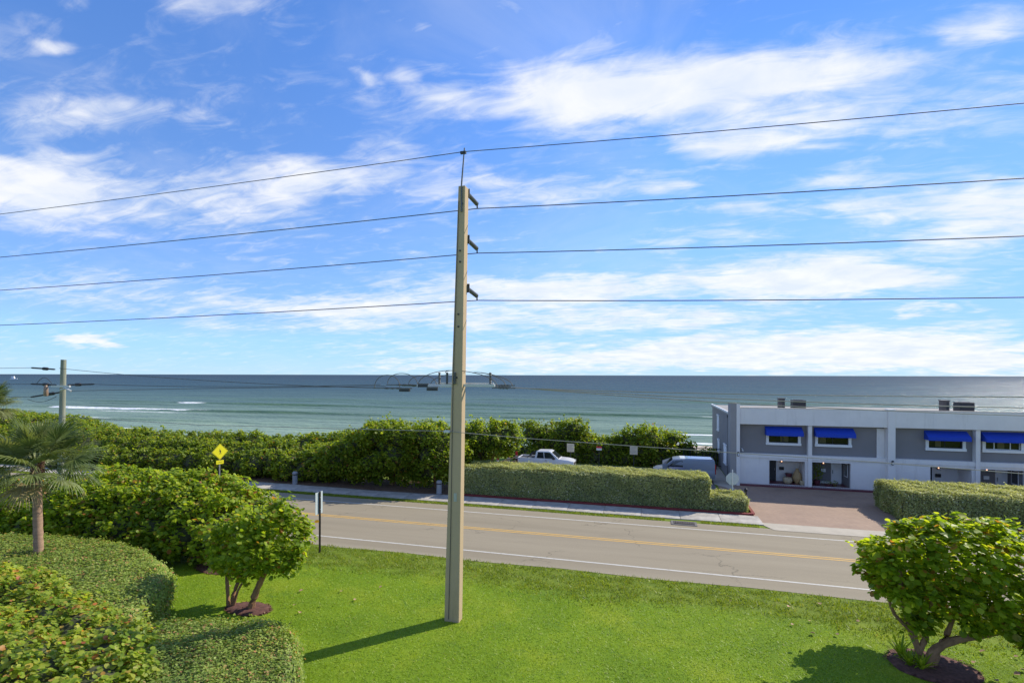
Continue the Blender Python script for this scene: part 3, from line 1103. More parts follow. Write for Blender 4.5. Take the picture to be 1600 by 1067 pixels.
# pavement of separate concrete slabs with open joints
walk = sheet('sidewalk', [(-140, 33.62), (6.6, 33.62), (6.6, 35.62), (-140, 35.62)], 0.02, M['litter'])
slab_me = None
for i in range(64):
    x = 6.55 - 2.4 * i
    mb = MB().box(-1.19, 1.19, -0.98, 0.98, -0.02, 0.055)
    if slab_me is None:
        o = mb.build('slab', M['concrete'], walk, bevel=0.012)
        slab_me = o.data
    else:
        o = link('slab', slab_me, walk)
        md = o.modifiers.new('edge', 'BEVEL')
        md.width = 0.012
        md.segments = 1
    o.location = (x - 1.2, 34.62, 0.006 * math.sin(i * 2.7))
    o.rotation_euler = (0.004 * math.sin(i * 1.9), 0.003 * math.cos(i * 3.1), 0)

# brick forecourt and its concrete apron
sheet('driveway', [(6.35, 34.2), (14.6, 34.2), (15.2, 36.3), (15.2, 39.9), (34, 39.9), (34, 45.9), (5.2, 45.9), (5.2, 39.2), (6.3, 38.9)], 0.022, M['pavers'])
sheet('apron', [(6.9, 32.75), (15.5, 32.75), (14.9, 34.2), (6.2, 34.2)], 0.026, M['apron'])
sheet('pavement', [(14.9, 33.6), (60, 33.6), (60, 35.6), (15.0, 35.6)], 0.02, M['concrete'])
sheet('parking_lot', [(-15, 39.6), (5.0, 39.6), (5.0, 51.6), (-15, 51.6)], 0.014, M['plain_asphalt'])
sheet('path', [(-6.0 + 11, 45.2), (6.35, 43.3), (6.35, 60), (4.9, 60)], 0.03, M['apron'])
kb = MB()
kb.prism([(-13.6, 35.72), (6.0, 35.72), (6.32, 35.84), (6.45, 36.1), (6.45, 38.5), (6.25, 38.5), (6.25, 36.15), (6.05, 35.98), (-13.6, 35.98)], 'z', 0.0, 0.14)
tag(kb.build('kerb', M['red_kerb'], bevel=0.02), kind='structure')
kb = MB().box(15.35, 60, 36.05, 36.3, 0, 0.14)
tag(kb.build('kerb', M['red_kerb'], bevel=0.02), kind='structure')
sheet('leaf_litter', [(-30, 35.6), (-24, 35.5), (-20, 35.35), (-17, 35.45), (-13.6, 35.65), (-13.6, 39.5), (-60, 39.5), (-60, 35.9)], 0.07, M['litter'])


def sea():
    ys = np.concatenate([np.arange(70, 88, 2.0), np.arange(88, 215, 0.55), np.arange(215, 400, 3.0), np.geomspace(400, 40000, 40)])
    xs = np.concatenate([-np.geomspace(30000, 330, 14), np.arange(-320, 150, 3.0), np.geomspace(155, 30000, 14)])
    X, Y = np.meshgrid(xs, ys)
    Z = np.full_like(X, -4.0)
    crest = np.zeros_like(X)
    foam = np.zeros_like(X)

    def band(a, b, soft):
        return 1 / (1 + np.exp(-(X - a) / soft)) / (1 + np.exp((X - b) / soft))
    #        y0   x0    x1   height width foam-range
    waves = [(146.5, -235, -20, 0.75, 1.6), (184, -260, -55, 0.85, 2.2), (165, -75, 60, 0.7, 1.8), (131, -130, -35, 0.45, 2.2), (120, -15, 60, 0.5, 1.6),
             (153, -250, -160, 0.4, 1.8), (157, -110, -20, 0.35, 1.8), (172, -250, -120, 0.4, 2.0), (192, -30, 60, 0.45, 2.4), (215, -200, -60, 0.5, 2.8), (138, -90, -20, 0.3, 1.6), (126, -40, 20, 0.3, 1.6), (205, -120, 20, 0.5, 2.6), (230, -260, -120, 0.5, 3.5), (260, -90, 120, 0.5, 4.5), (178, -20, 70, 0.4, 2.4), (112, -200, -60, 0.35, 1.6), (141, 0, 60, 0.35, 2)]
    for y0, x0, x1, h, w in waves:
        yc = y0 + 1.6 * np.sin(X / 37 + y0) + 0.8 * np.sin(X / 13 + 2 * y0)
        bb = band(x0, x1, 12) * (0.75 + 0.25 * np.sin(X / 19 + y0 * 0.7))
        d = Y - yc
        prof = np.where(d < 0, np.exp(-(d / w) ** 2), np.exp(-(d / (2.6 * w)) ** 2))
        Z += h * bb * prof
        crest = np.maximum(crest, 0.95 * bb * np.exp(-((d + 0.7 * w) / (1.05 * w)) ** 2) * min(1, h * 1.5))

    def foamband(y0, x0, x1, w0, w1, s, soft=8):
        nonlocal foam
        yc = y0 + 1.6 * np.sin(X / 37 + y0) + 0.8 * np.sin(X / 13 + 2 * y0)
        d = Y - yc
        vary = 0.75 + 0.22 * np.sin(X / 5.3 + y0) * np.sin(X / 8.9 + 1.7) + 0.16 * np.sin(X / 2.1 + y0 * 3)
        w0v, w1v = w0 * np.clip(vary, 0.35, 1.3), w1 * np.clip(vary, 0.5, 1.2)
        prof = np.where(d < 0, np.exp(-(d / w0v) ** 2), np.exp(-(d / w1v) ** 2))
        foam = np.maximum(foam, s * band(x0, x1, soft) * prof)
    foamband(145.4, -226, -150, 3.4, 1.9, 1.2, 3)
    foamband(137, -205, -140, 4.5, 4, 0.55, 8)
    foamband(128, -215, -175, 3, 3, 0.5, 8)
    foamband(183.0, -206, -193, 3.0, 2.0, 1.1, 2)
    foamband(165, 12, 30, 1.0, 1.3, 0.75, 3)
    foamband(119, 4, 30, 2.0, 1.5, 0.95, 3)
    foamband(112, -240, -150, 2.0, 2.0, 0.8, 8)
    foamband(104, -8, 120, 2.2, 1.6, 0.9, 4)
    foamband(99.5, -12, 120, 2.4, 1.4, 0.55, 4)
    foamband(96, -260, -118, 1.6, 1.2, 0.9, 4)
    n = X.shape[1]
    V = np.stack([X, Y, Z], -1).reshape(-1, 3)
    jj, ii = np.meshgrid(np.arange(X.shape[0] - 1), np.arange(n - 1), indexing='ij')
    q = np.stack([jj * n + ii, jj * n + ii + 1, (jj + 1) * n + ii + 1, (jj + 1) * n + ii], -1).reshape(-1)
    o = np_mesh('sea', V, q, np.full(len(q) // 4, 4), M['sea'], None, True)
    for nm, arr in (('crest', crest), ('foam', foam)):
        at = o.data.attributes.new(nm, 'FLOAT', 'POINT')
        at.data.foreach_set('value', arr.ravel().astype(np.float32))
    o['kind'] = 'structure'


sea()

# ------------------------------------------------------------------ the two-storey building


def wall_holes(mb, x0, x1, z0, z1, y0, y1, holes):
    xs = sorted({x0, x1, *[h[0] for h in holes], *[h[1] for h in holes]})
    zs = sorted({z0, z1, *[h[2] for h in holes], *[h[3] for h in holes]})
    for a, b in zip(xs, xs[1:]):
        run = None
        for c, d in zip(zs, zs[1:]):
            mx, mz = (a + b) / 2, (c + d) / 2
            if any(h[0] < mx < h[1] and h[2] < mz < h[3] for h in holes):
                continue
            mb.box(a, b, y0, y1, c, d)


bld = thing('townhouse_building', 'long grey and white two storey beachfront building with blue awnings', 'building', (0, 0, 0))
UNIT = 11.1
X0, X1 = 6.3, 29.2
low, up, belt = MB(), MB(), MB()
hl, hu = [], []
for k in range(2):
    s = UNIT * k
    hl += [(9.24 + s, 11.85 + s, 0.18, 2.12), (12.35 + s, 15.05 + s, 0.18, 2.12)]
    hu += [(9.25 + s, 11.4 + s, 3.55, 4.6), (12.83 + s, 14.98 + s, 3.55, 4.6)]
wall_holes(low, 6.9, X1, 0.0, 2.3, 45.7, 45.9, hl)
wall_holes(up, 6.9, X1, 2.62, 5.2, 46.0, 46.2, hu)
low.build('lower_wall', M['white_stucco'], bld)
up.build('upper_wall', M['grey_stucco'], bld)
belt.box(6.95, X1, 45.62, 46.1, 2.3, 2.64)
belt.build('belt_course', M['white_stucco'], bld, bevel=0.01)
fas = MB().box(6.95, X1, 45.42, 45.75, 5.03, 6.36)
fas.build('parapet', M['white_stucco'], bld, bevel=0.015)
MB().box(6.95, X1, 45.40, 45.80, 6.362, 6.39).build('coping', M['concrete'], bld)
MB().box(6.95, X1, 45.752, 46.0, 5.05, 5.2).build('soffit', M['white_stucco'], bld)
body = MB()
body.box(6.42, X1, 46.35, 60.0, 2.4, 5.62)
body.box(6.42, X1, 48.0, 60.0, 0.0, 2.4)
body.build('side_wall', M['grey_stucco'], bld)
MB().box(6.40, 6.93, 46.22, 48.0, 0, 2.4).build('side_wall', M['grey_stucco'], bld)
MB().box(6.3, X1 + 0.1, 46.22, 60.15, 5.625, 5.76).build('roof', M['roof'], bld)
MB().box(6.3, 6.42, 46.7, 60.15, 5.765, 5.9).build('roof_edge', M['trim'], bld)
p = MB().box(6.23, 6.9, 45.3, 46.65, 0, 6.72)
p.build('corner_pier', M['taupe_stucco'], bld, bevel=0.015)
MB().box(6.7, 6.96, 45.27, 45.69, 0.001, 6.74).build('pier_face', M['white_stucco'], bld, bevel=0.01)
for k in range(2):
    s = UNIT * k
    MB().box(17.44 + s, 17.93 + s, 45.33, 46.0, 0, 6.46).build('pier', M['white_stucco'], bld, bevel=0.012)
    MB().box(16.9 + s, 17.43 + s, 45.9, 45.99, 2.645, 4.9).build('panel', M['white_stucco'], bld)
    MB().box(12.03 + s, 12.31 + s, 45.55, 45.995, 0.02, 5.02).build('column', M['white_stucco'], bld, bevel=0.01)


def window(x0, x1, z0, z1, kind):
    f = MB()
    fw = 0.2
    f.box(x0 - fw, x0, 45.93, 46.05, z0 - fw, z1 + 0.1)
    f.box(x1, x1 + fw, 45.93, 46.05, z0 - fw, z1 + 0.1)
    f.box(x0, x1, 45.93, 46.05, z1, z1 + 0.1)
    w = f.build('window', M['trim'], bld, bevel=0.008)
    MB().box(x0 - fw - 0.03, x1 + fw + 0.03, 45.87, 46.04, z0 - 0.2, z0 - 0.002).build('sill', M['trim'], w, bevel=0.01)
    MB().add([(x0, 46.1, z0), (x1, 46.1, z0), (x1, 46.1, z1), (x0, 46.1, z1)], [(0, 1, 2, 3)]).build('pane', M['pane'], w)
    fr = MB()
    xs = [x0 + 0.02, x1 - 0.02] + ([x0 + (x1 - x0) * t for t in ((0.5,) if kind != 3 else (0.27, 0.73))])
    for x in xs:
        fr.box(x - 0.022, x + 0.022, 46.06, 46.13, z0, z1)
    fr.box(x0 + 0.045, x1 - 0.045, 46.065, 46.125, z0, z0 + 0.05)
    fr.build('sash', M['trim'] if kind == 3 else M['plastic'], w)
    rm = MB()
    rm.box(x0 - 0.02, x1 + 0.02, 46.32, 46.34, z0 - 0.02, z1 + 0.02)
    rm.build('room_dark_panel', M['dim_room'], w)  # dark panel close behind the glass, painted as the unlit room
    cu = MB()
    spans = {0: [(0.42, 0.7)], 1: [(0.02, 0.3)], 2: [(0.25, 0.42)], 3: [(0.4, 0.6)]}[kind]
    for a, b in spans:
        n = 10
        vs, fs = [], []
        for i in range(n + 1):
            x = x0 + (x1 - x0) * (a + (b - a) * i / n)
            y = 46.22 + 0.02 * (i % 2)
            vs += [(x, y, z0 + 0.02), (x, y, z1)]
        for i in range(n):
            fs.append((2 * i, 2 * i + 2, 2 * i + 3, 2 * i + 1))
        cu.add(vs, fs)
    cu.build('curtain', M['curtain'], w)


def awning(x0, x1, z0=4.16, z1=4.86):
    a = MB()
    yb, yf = 45.995, 45.30
    prof = [(yb, z1), (yf + 0.02, z0 + 0.26), (yf, z0), (yf + 0.015, z0), (yf + 0.035, z0 + 0.24), (yb, z1 - 0.025)]
    a.prism(prof, 'x', x0, x1)
    for x in (x0, x1 - 0.012):
        a.prism([(yb, z1 - 0.03), (yf + 0.03, z0 + 0.25), (yf + 0.02, z0 + 0.02), (yb, z0 + 0.02)], 'x', x + 0.001, x + 0.011)
    return a.build('awning', M['awning'], bld)


for k in range(2):
    s = UNIT * k
    window(9.25 + s, 11.4 + s, 3.55, 4.6, 0 if k == 0 else 2)
    window(12.83 + s, 14.98 + s, 3.55, 4.6, 1 if k == 0 else 3)
    awning(8.95 + s, 11.66 + s)
    awning(12.55 + s, 15.3 + s)
    # porch: floor, back wall, side reveals, ceiling
    for q, (a, b) in enumerate(((9.24 + s, 11.85 + s), (12.35 + s, 15.05 + s))):
        MB().box(a, b, 45.66, 47.5, 0.0, 0.17).build('porch_floor', M['dark_red_tile'], bld)
        pw = MB()
        pw.box(a - 0.12, b + 0.12, 47.45, 47.6, 0.17, 2.3)
        pw.box(a - 0.12, a - 0.002, 45.902, 47.448, 0.0, 2.28)
        pw.box(b + 0.002, b + 0.12, 45.902, 47.448, 0.0, 2.28)
        pw.build('porch_wall', M['grey_stucco'] if q else M['white_stucco'], bld)
        MB().box(a + (0.9 if q == 0 else 0.5), b - 0.1, 47.40, 47.449, 0.175, 0.33).build('skirting', M['trim'], bld)
        # row of bricks on edge along the porch step
        br = MB()
        n = 18
        for i in range(n):
            x = a + (b - a) * (i + 0.08) / n
            br.box(x, x + (b - a) / n * 0.6, 45.36, 45.6, 0.1502, 0.168)
        tag(br.build('brick_edging', M['white_joint'], bld), kind='stuff')
        lp = MB().box(a + 1.2, a + 1.32, 47.33, 47.448, 1.72, 2.0).build('wall_lamp', M['black_metal'], bld)
        MB().lathe((a + 1.26, 47.30, 1.79), [(0.03, 0), (0.045, 0.05), (0.03, 0.1)], 10).build('bulb', M['bulb'], lp)
        MB().box(a + 1.1, a + 1.45, 47.36, 47.448, 1.1, 1.36).build('mailbox', M['black_metal'] if q == 0 else M['trim'], bld)
        if q == 0:
            d = MB().box(a + 0.1, a + 0.85, 47.38, 47.448, 0.18, 2.1).build('door', M['dark_grey'], bld)
            MB().tube([(a + 0.75, 47.34, 1.05), (a + 0.75, 47.34, 1.25)], 0.015, 6).build('handle', M['steel'], d)
            MB().box(a + 0.86, a + 0.94, 47.36, 47.449, 0.172, 2.15).build('door_frame', M['trim'], bld)
        else:
            d = MB().box(b - 0.85, b - 0.1, 47.38, 47.448, 0.18, 2.1).build('door', M['trim'], bld)
            MB().tube([(b - 0.75, 47.34, 1.0), (b - 0.75, 47.34, 1.3)], 0.018, 6).build('handle', M['dark_grey'], d)
            sw = MB().box(b - 0.03, b - 0.004, 46.3, 47.1, 0.9, 2.0).build('side_window', M['trim'], bld)
            MB().box(b - 0.04, b - 0.031, 46.38, 47.02, 0.98, 1.92).build('pane', M['glass_dark'], sw)
    st = MB().box(6.97 + s, 17.43 + s, 45.28, 45.615, 0.0, 0.15)
    st.build('step', M['dark_red_tile'], bld, bevel=0.01)
for x, z in ((6.83, 2.42), (17.7, 2.2), (28.8, 2.2)):
    lp = MB().box(x - 0.07, x + 0.07, 45.17, 45.26, z, z + 0.36).build('wall_lantern', M['black_metal'], bld, bevel=0.02)
    MB().box(x - 0.045, x + 0.045, 45.155, 45.17, z + 0.05, z + 0.24).build('lantern_glass', M['lamp_glass'], lp)
cm = MB().tube([(7.2, 45.62, 2.95), (7.2, 45.35, 2.86)], 0.05, 8).build('camera_housing', M['trim'], bld)
MB().box(7.16, 7.24, 45.62, 46.0, 2.93, 3.0).build('bracket', M['trim'], cm)
# tall shuttered windows on the side wall facing the car park
for y0, y1, z0, z1 in ((48.5, 50.3, 1.15, 2.72), (53.5, 54.7, 1.5, 2.62), (53.9, 55.2, 3.6, 5.0)):
    w = MB()
    w.box(6.33, 6.418, y0, y0 + 0.12, z0, z1)
    w.box(6.33, 6.418, y1 - 0.12, y1, z0, z1)
    w.box(6.30, 6.418, y0 - 0.05, y1 + 0.05, z1, z1 + 0.13)
    w.box(6.30, 6.418, y0 - 0.05, y1 + 0.05, z0 - 0.1, z0)
    w = w.build('side_window', M['trim'], bld)
    n = int((z1 - z0) / 0.09)
    sl_ = MB()
    for i in range(n):
        z = z0 + 0.02 + i * 0.09
        sl_.prism([(6.35, z), (6.39, z + 0.07), (6.397, z + 0.066), (6.357, z - 0.004)], 'y', y0 + 0.121, y1 - 0.121)
    tag(sl_.build('louvres', M['trim'], w), kind='stuff')
dp = MB().tube([(6.3, 46.95, 5.4), (6.3, 46.95, 0.1)], 0.06, 8).build('downpipe', M['dark_grey'], bld)
MB().box(6.2, 6.4, 46.82, 47.08, 5.4, 5.65).build('rainwater_head', M['dark_grey'], dp)

# plant on the roof
for k, (tx, tb) in enumerate((('near the corner pier', 'left hand'), ('near the middle pier', 'right hand'))):
    s = 12.2 * k
    t = thing('roof_vent', 'small slatted metal vent box on flat roof %s' % tx, 'roof vent', (11.1 + s, 50.2, 5.76), 0, 'vents on the building roof')
    MB().box(-0.24, 0.24, -0.3, 0.3, 0, 1.2).build('housing', M['iron'], t, bevel=0.01)
    MB().box(-0.28, 0.28, -0.34, 0.34, 1.202, 1.25).build('lid', M['dark_grey'], t)
    v = MB()
    for i in range(3):
        v.box(0.02, 0.18, -0.315, -0.302, 0.1 + i * 0.36, 0.4 + i * 0.36)
    v.build('grille', M['dark_grey'], t)
    t = thing('condenser_unit', 'dark square air conditioning condenser on flat roof %s' % tx, 'air conditioner', (12.45 + s, 50.2, 5.76), 0, 'condensers on the building roof')
    MB().box(-0.5, 0.5, -0.5, 0.5, 0.06, 1.1).build('cabinet', M['dark_grey'], t, bevel=0.02)
    MB().lathe((0, 0, 1.102), [(0.42, 0), (0.42, 0.03), (0.1, 0.04)], 20).build('fan_guard', M['black_metal'], t)
    v = MB()
    for i in range(9):
        v.box(-0.46, 0.46, -0.512, -0.5, 0.12 + i * 0.1, 0.16 + i * 0.1)
    tag(v.build('louvres', M['black_metal'], t), kind='stuff')
    MB().box(-0.55, 0.55, -0.55, 0.55, 0.0, 0.06).build('base', M['concrete'], t)

# pots and plants on the porches
def vase(x, y, prof, m, label):
    o = MB().lathe((0, 0, 0), prof, 24).build('vase', m, loc=(x, y, 0.17), smooth=True)
    tag(o, label, 'vase')


vase(11.5, 46.6, [(0.16, 0), (0.3, 0.25), (0.36, 0.5), (0.26, 0.85), (0.09, 1.15), (0.12, 1.25), (0.1, 1.25)], M['terracotta'], 'tall buff pointed clay jar standing on the left porch')
vase(10.75, 46.45, [(0.2, 0), (0.33, 0.14), (0.36, 0.34), (0.3, 0.5), (0.27, 0.5)], M['terracotta2'], 'wide pale round pot on porch floor left of tall jar')
vase(10.95, 46.95, [(0.14, 0), (0.2, 0.5), (0.28, 0.75), (0.24, 0.75)], M['dark_red_tile'], 'reddish flared pot behind the wide pale pot')
vase(11.75, 46.15, [(0.12, 0), (0.2, 0.15), (0.16, 0.34), (0.12, 0.34)], M['terracotta2'], 'small pale pot at foot of tall buff jar by column')


def stem_leaves(name, P, nor, size, m, parent):
    return scatter_leaves(name, P, nor, size, m, parent, 'small', 0.2, 0.8)


t = thing('potted_plant', 'bushy dark green plant in low pot on the second porch', 'potted plant', (12.95, 46.7, 0.17))
MB().lathe((0, 0, 0), [(0.2, 0), (0.3, 0.35), (0.27, 0.35)], 18).build('pot', M['dark_red_tile'], t, smooth=True)
MB().tube([(0, 0, 0.3), (0.05, 0, 1.3)], 0.03, 6).build('stem', M['bark'], t)
P, nn = lobe_points([(0, 0, 1.2, 0.3, 0.3, 0.45), (0.1, 0, 0.75, 0.4, 0.35, 0.35)], 160, 0.35)
stem_leaves('foliage', P, nn, 0.12, M['grape'], t)
for k, (x, y) in enumerate(((14.1, 46.3), (13.6, 46.2))):
    t = thing('potted_plant', ('low spreading plant in dark bowl before the white porch door', 'low spreading plant in dark bowl beside bushy porch plant')[k], 'potted plant', (x, y, 0.17))
    MB().lathe((0, 0, 0), [(0.16, 0), (0.26, 0.18), (0.23, 0.18)], 16).build('pot', M['dark_red_tile'], t, smooth=True)
    P, nn = lobe_points([(0, 0, 0.28, 0.28, 0.28, 0.16)], 160, 0.12)
    stem_leaves('foliage', P, nn, 0.09, M['grape'], t)

# ------------------------------------------------------------------ poles and wires


def lerp(a, b, t):
    return tuple(a[i] + (b[i] - a[i]) * t for i in range(3))


pole = thing('utility_pole', 'tall square tan concrete utility pole standing on the lawn', 'utility pole', (-7.0, 17.6, 0))
OX, OY = -7.0, 17.6


def rel(*p):
    return (p[0] - OX, p[1] - OY, p[2])


sh = MB()
secs = [(-7.32, -6.745, 17.43, 17.80, -0.3), (-7.28, -6.72, 17.43, 17.80, 1.5), (-7.05, -6.635, 17.43, 17.81, 8.6), (-6.80, -6.535, 17.43, 17.82, 15.86)]
vs = []
for x0, x1, y0, y1, z in secs:
    vs += [rel(x0, y0, z), rel(x1, y0, z), rel(x1, y1, z), rel(x0, y1, z)]
fs = [(0, 3, 2, 1), (12, 13, 14, 15)]
for i in range(3):
    for k in range(4):
        fs.append((4 * i + k, 4 * i + (k + 1) % 4, 4 * i + 4 + (k + 1) % 4, 4 * i + 4 + k))
sh.add(vs, fs)
sh.build('shaft', M['pole_concrete'], pole, bevel=0.025)
gw = MB().tube([rel(-7.13, 17.405, 0.1), rel(-7.06, 17.405, 3.0), rel(-6.98, 17.405, 8.5), rel(-6.77, 17.405, 15.3)], 0.012, 5)
gw.build('ground_wire', M['wire'], pole)
bolts = [(-6.86, 11.2), (-6.86, 10.75), (-6.80, 13.5), (-6.80, 13.1), (-6.72, 15.2), (-6.92, 8.9)]
for bx, bz in bolts:
    MB().tube([rel(bx + 0.08, 17.435, bz), rel(bx + 0.08, 17.40, bz)], 0.035, 8).build('bolt', M['dark_grey'], pole)
MB().box(-0.03 + 0.09, 0.17, -0.185, -0.172, 4.4, 4.7).build('tag_plate', M['steel'], pole)
for z in (2.55, 2.95, 3.3):
    MB().box(0.26, 0.29, 0.08, 0.13, z, z + 0.28).build('strap', M['dark_grey'], pole)
rod = MB().tube([rel(-6.66, 17.40, 14.9), rel(-6.66, 17.40, 15.9), rel(-6.56, 17.42, 17.2)], [0.03, 0.03, 0.022], 8)
rod.build('top_rod', M['insul'], pole)
MB().box(0.29, 0.5, -0.23, -0.13, 17.0, 17.08).build('rod_clamp', M['dark_grey'], pole)
PH = [15.34, 13.64, 11.84]
for zc in PH:
    a0, a1 = rel(-6.60, 17.80, zc + 0.36), rel(-6.44, 18.5, zc + 0.16)
    n = 9
    pts, rs = [], []
    for i in range(2 * n + 1):
        pts.append(lerp(a0, a1, i / (2 * n)))
        rs.append(0.085 if i % 2 else 0.06)
    arm = MB().tube(pts, rs, 10).build('insulator_arm', M['insul'], pole, smooth=True)
    MB().tube([rel(-6.44, 18.48, zc + 0.2), rel(-6.44, 18.5, zc)], [0.035, 0.025], 6).build('clamp', M['dark_grey'], arm)
    MB().box(rel(-6.58, 0, 0)[0] - 0.1, rel(-6.5, 0, 0)[0], 0.2, 0.24, zc + 0.2, zc + 0.52).build('base_plate', M['dark_grey'], arm)
# distribution hardware at mid height: arms, post insulators, jumper loops, switches
for (xa, xb, y, z) in ((-6.68, -5.45, 17.62, 8.62), (-8.45, -7.02, 17.5, 8.60), (-7.9, -5.6, 17.95, 8.66)):
    MB().box(xa - OX, xb - OX, y - OY - 0.04, y - OY + 0.04, z - 0.05, z + 0.05).build('crossarm', M['insul_white'], pole, bevel=0.01)
for x, y in ((-7.55, 17.5), (-7.25, 17.5), (-6.9, 17.38), (-5.62, 17.62)):
    pts, rs = [], []
    for i in range(13):
        pts.append(rel(x, y, 8.66 + 0.43 * i / 12))
        rs.append(0.055 if i % 2 else 0.03)
    MB().tube(pts, rs, 8).build('post_insulator', M['insul'], pole, smooth=True)


def arc(name, a, b, h, y, y2=None, skew=0.0):
    pts = []
    y2 = y if y2 is None else y2
    for i in range(17):
        t = i / 16
        tt = math.pi * t
        x = (a[0] + b[0]) / 2 - (b[0] - a[0]) / 2 * math.cos(tt) + skew * math.sin(tt)
        z = a[1] + (b[1] - a[1]) * t + h * math.sin(tt) ** 0.85
        pts.append(rel(x, y + (y2 - y) * t, z))
    MB().tube(pts, 0.013, 5).build(name, M['jumper'], pole)


arc('jumper_wire', (-10.05, 8.5), (-9.0, 8.52), 0.48, 17.2)
arc('jumper_wire', (-9.7, 8.66), (-8.45, 8.6), 0.42, 17.55)
arc('jumper_wire', (-9.0, 8.6), (-7.85, 8.62), 0.36, 17.9)
arc('jumper_wire', (-8.4, 8.62), (-6.95, 9.1), 0.24, 17.5)
arc('jumper_wire', (-7.95, 8.62), (-6.6, 9.08), 0.16, 17.6)
arc('jumper_wire', (-7.3, 9.08), (-5.3, 8.55), 0.28, 17.45)
arc('jumper_wire', (-6.3, 9.06), (-5.05, 8.58), 0.20, 17.65)
arc('jumper_wire', (-6.1, 9.08), (-4.88, 8.58), 0.14, 17.95)
for x0, x1, y, z in ((-10.1, -8.5, 17.2, 8.5), (-9.75, -8.2, 17.55, 8.62), (-9.3, -7.9, 17.95, 8.58), (-5.45, -4.6, 17.3, 8.54), (-5.5, -4.85, 17.65, 8.58), (-5.6, -4.8, 18.0, 8.62)):
    pts, rs = [], []
    for i in range(15):
        pts.append(rel(x0 + (x1 - x0) * i / 14, y, z))
        rs.append((0.04 if i % 2 else 0.022) if 3 < i < 11 else 0.018)
    MB().tube(pts, rs, 8).build('dead_end_insulator', M['insul'], pole, smooth=True)
for x, y, z in ((-8.78, 17.15, 8.42), (-8.2, 17.5, 8.58), (-7.75, 17.3, 8.46)):
    s_ = MB().box(x - OX - 0.2, x - OX + 0.2, y - OY - 0.06, y - OY + 0.07, z - 0.04, z + 0.05).build('line_switch', M['dark_grey'], pole, bevel=0.01)
    MB().box(x - OX - 0.2, x - OX + 0.22, y - OY - 0.05, y - OY + 0.05, z + 0.052, z + 0.10).build('switch_cover', M['insul'], s_)
MB().box(-0.3, -0.08, -0.3, -0.172, 6.9, 6.98).build('cable_bracket', M['insul_white'], pole)

wood = thing('utility_pole', 'weathered greenish wooden utility pole rising behind the palm', 'utility pole', (-30.3, 20.0, 0))
MB().tube([(-0.12, 0, -0.3), (-0.05, 0, 5), (0.1, 0, 9.76)], [0.165, 0.15, 0.125], 14).build('shaft', M['pole_wood'], wood, smooth=True)


def guard(x0, x1, y, z0, z1, r=0.042):
    pts = [(x0 + (x1 - x0) * t, y, z0 + (z1 - z0) * t) for t in (0, 0.06, 0.5, 0.52, 0.68, 0.7, 0.95, 1)]
    MB().tube(pts, [r * 0.5, r, r, r * 2.0, r * 2.0, r, r, r * 0.5], 8).build('line_guard', M['plastic'], wood)


guard(-2.0, -0.2, -0.2, 9.33, 9.24)
guard(-2.1, -0.2, -0.15, 8.46, 8.42)
guard(2.15, 0.25, 0.1, 8.47, 8.42)
guard(-2.75, -0.2, 0.25, 7.72, 8.05, 0.045)
MB().box(-0.35, 0.95, -0.3, -0.22, 8.3, 8.4).build('crossarm', M['insul_white'], wood)
MB().tube([(0.3, -0.28, 8.15), (0.75, -0.35, 8.25), (1.1, -0.3, 8.1)], 0.05, 6).build('cutout', M['insul_white'], wood)
t_ = MB().lathe((-0.72, -0.3, 7.82), [(0.07, 0), (0.105, 0.06), (0.10, 0.5), (0.05, 0.58)], 12).build('lightning_arrester', M['brown'], wood, smooth=True)
arcp = [(-1.55 + 1.1 * i / 10, -0.2, 8.5 + 0.3 * math.sin(math.pi * i / 10)) for i in range(11)]
MB().tube(arcp, 0.014, 5).build('jumper_wire', M['wire'], wood)
arcp = [(-2.9 + 2.2 * i / 10, 0.2, 7.6 + 0.2 * (i / 10) - 0.22 * math.sin(math.pi * i / 10)) for i in range(11)]
MB().tube(arcp, 0.014, 5).build('jumper_wire', M['wire'], wood)


def wire(pts, r, label, m='wire', group='overhead power lines'):
    o = MB().tube(pts, r, 5).build('power_line', M[m])
    tag(o, label, 'power line', group)
    return o


def phase(y, x, z, r, label, kl=0.00033, kr=0.00063, L=66):
    pts = []
    for i in range(-30, 31):
        s = L * i / 30
        k = kl if s < 0 else kr
        pts.append((x + s, y, z - k * abs(s) * (L - abs(s))))
    return wire(pts, r, label)


phase(17.42, -6.56, 17.07, 0.014, 'thin topmost overhead wire held by the rod above the concrete pole')
phase(18.5, -6.44, PH[0], 0.018, 'second overhead wire from top, on highest insulator arm of concrete pole')
phase(18.5, -6.44, PH[1], 0.018, 'third overhead wire from top, on middle insulator arm of concrete pole')
phase(18.5, -6.44, PH[2], 0.018, 'fourth overhead wire from top, on lowest insulator arm of concrete pole')
for y, z, a, b, nm in ((17.3, 8.55, -0.0263, 0.00122, 'upper of three low wires running right from concrete pole across the sea'), (17.65, 8.56, -0.0555, 0.0017, 'middle of three low wires running right, crossing the building roof vents'), (18.0, 8.55, -0.0763, 0.00207, 'lowest of three low wires running right, crossing the building parapet')):
    wire([(-4.8 + s, y, z + a * s + b * s * s) for s in np.linspace(0, 50, 30)], 0.015, nm, 'wire_light')
for (y0, z0, x1, y1, z1, sg, nm) in ((17.2, 8.5, -30.2, 19.8, 9.3, 0.14, 'highest low wire sloping from top of wooden pole to concrete pole'), (17.55, 8.62, -28.15, 20.1, 8.47, 0.1, 'upper of two level wires between wooden pole guard and concrete pole'), (17.95, 8.55, -29.2, 19.7, 8.12, -0.02, 'lower of two level wires between wooden pole cutout and concrete pole')):
    pts = []
    for i in range(31):
        t = i / 30
        pts.append((-10.0 + (x1 + 10.0) * t, y0 + (y1 - y0) * t, z0 + (z1 - z0) * t - sg * 4 * t * (1 - t)))
    wire(pts, 0.012, nm)
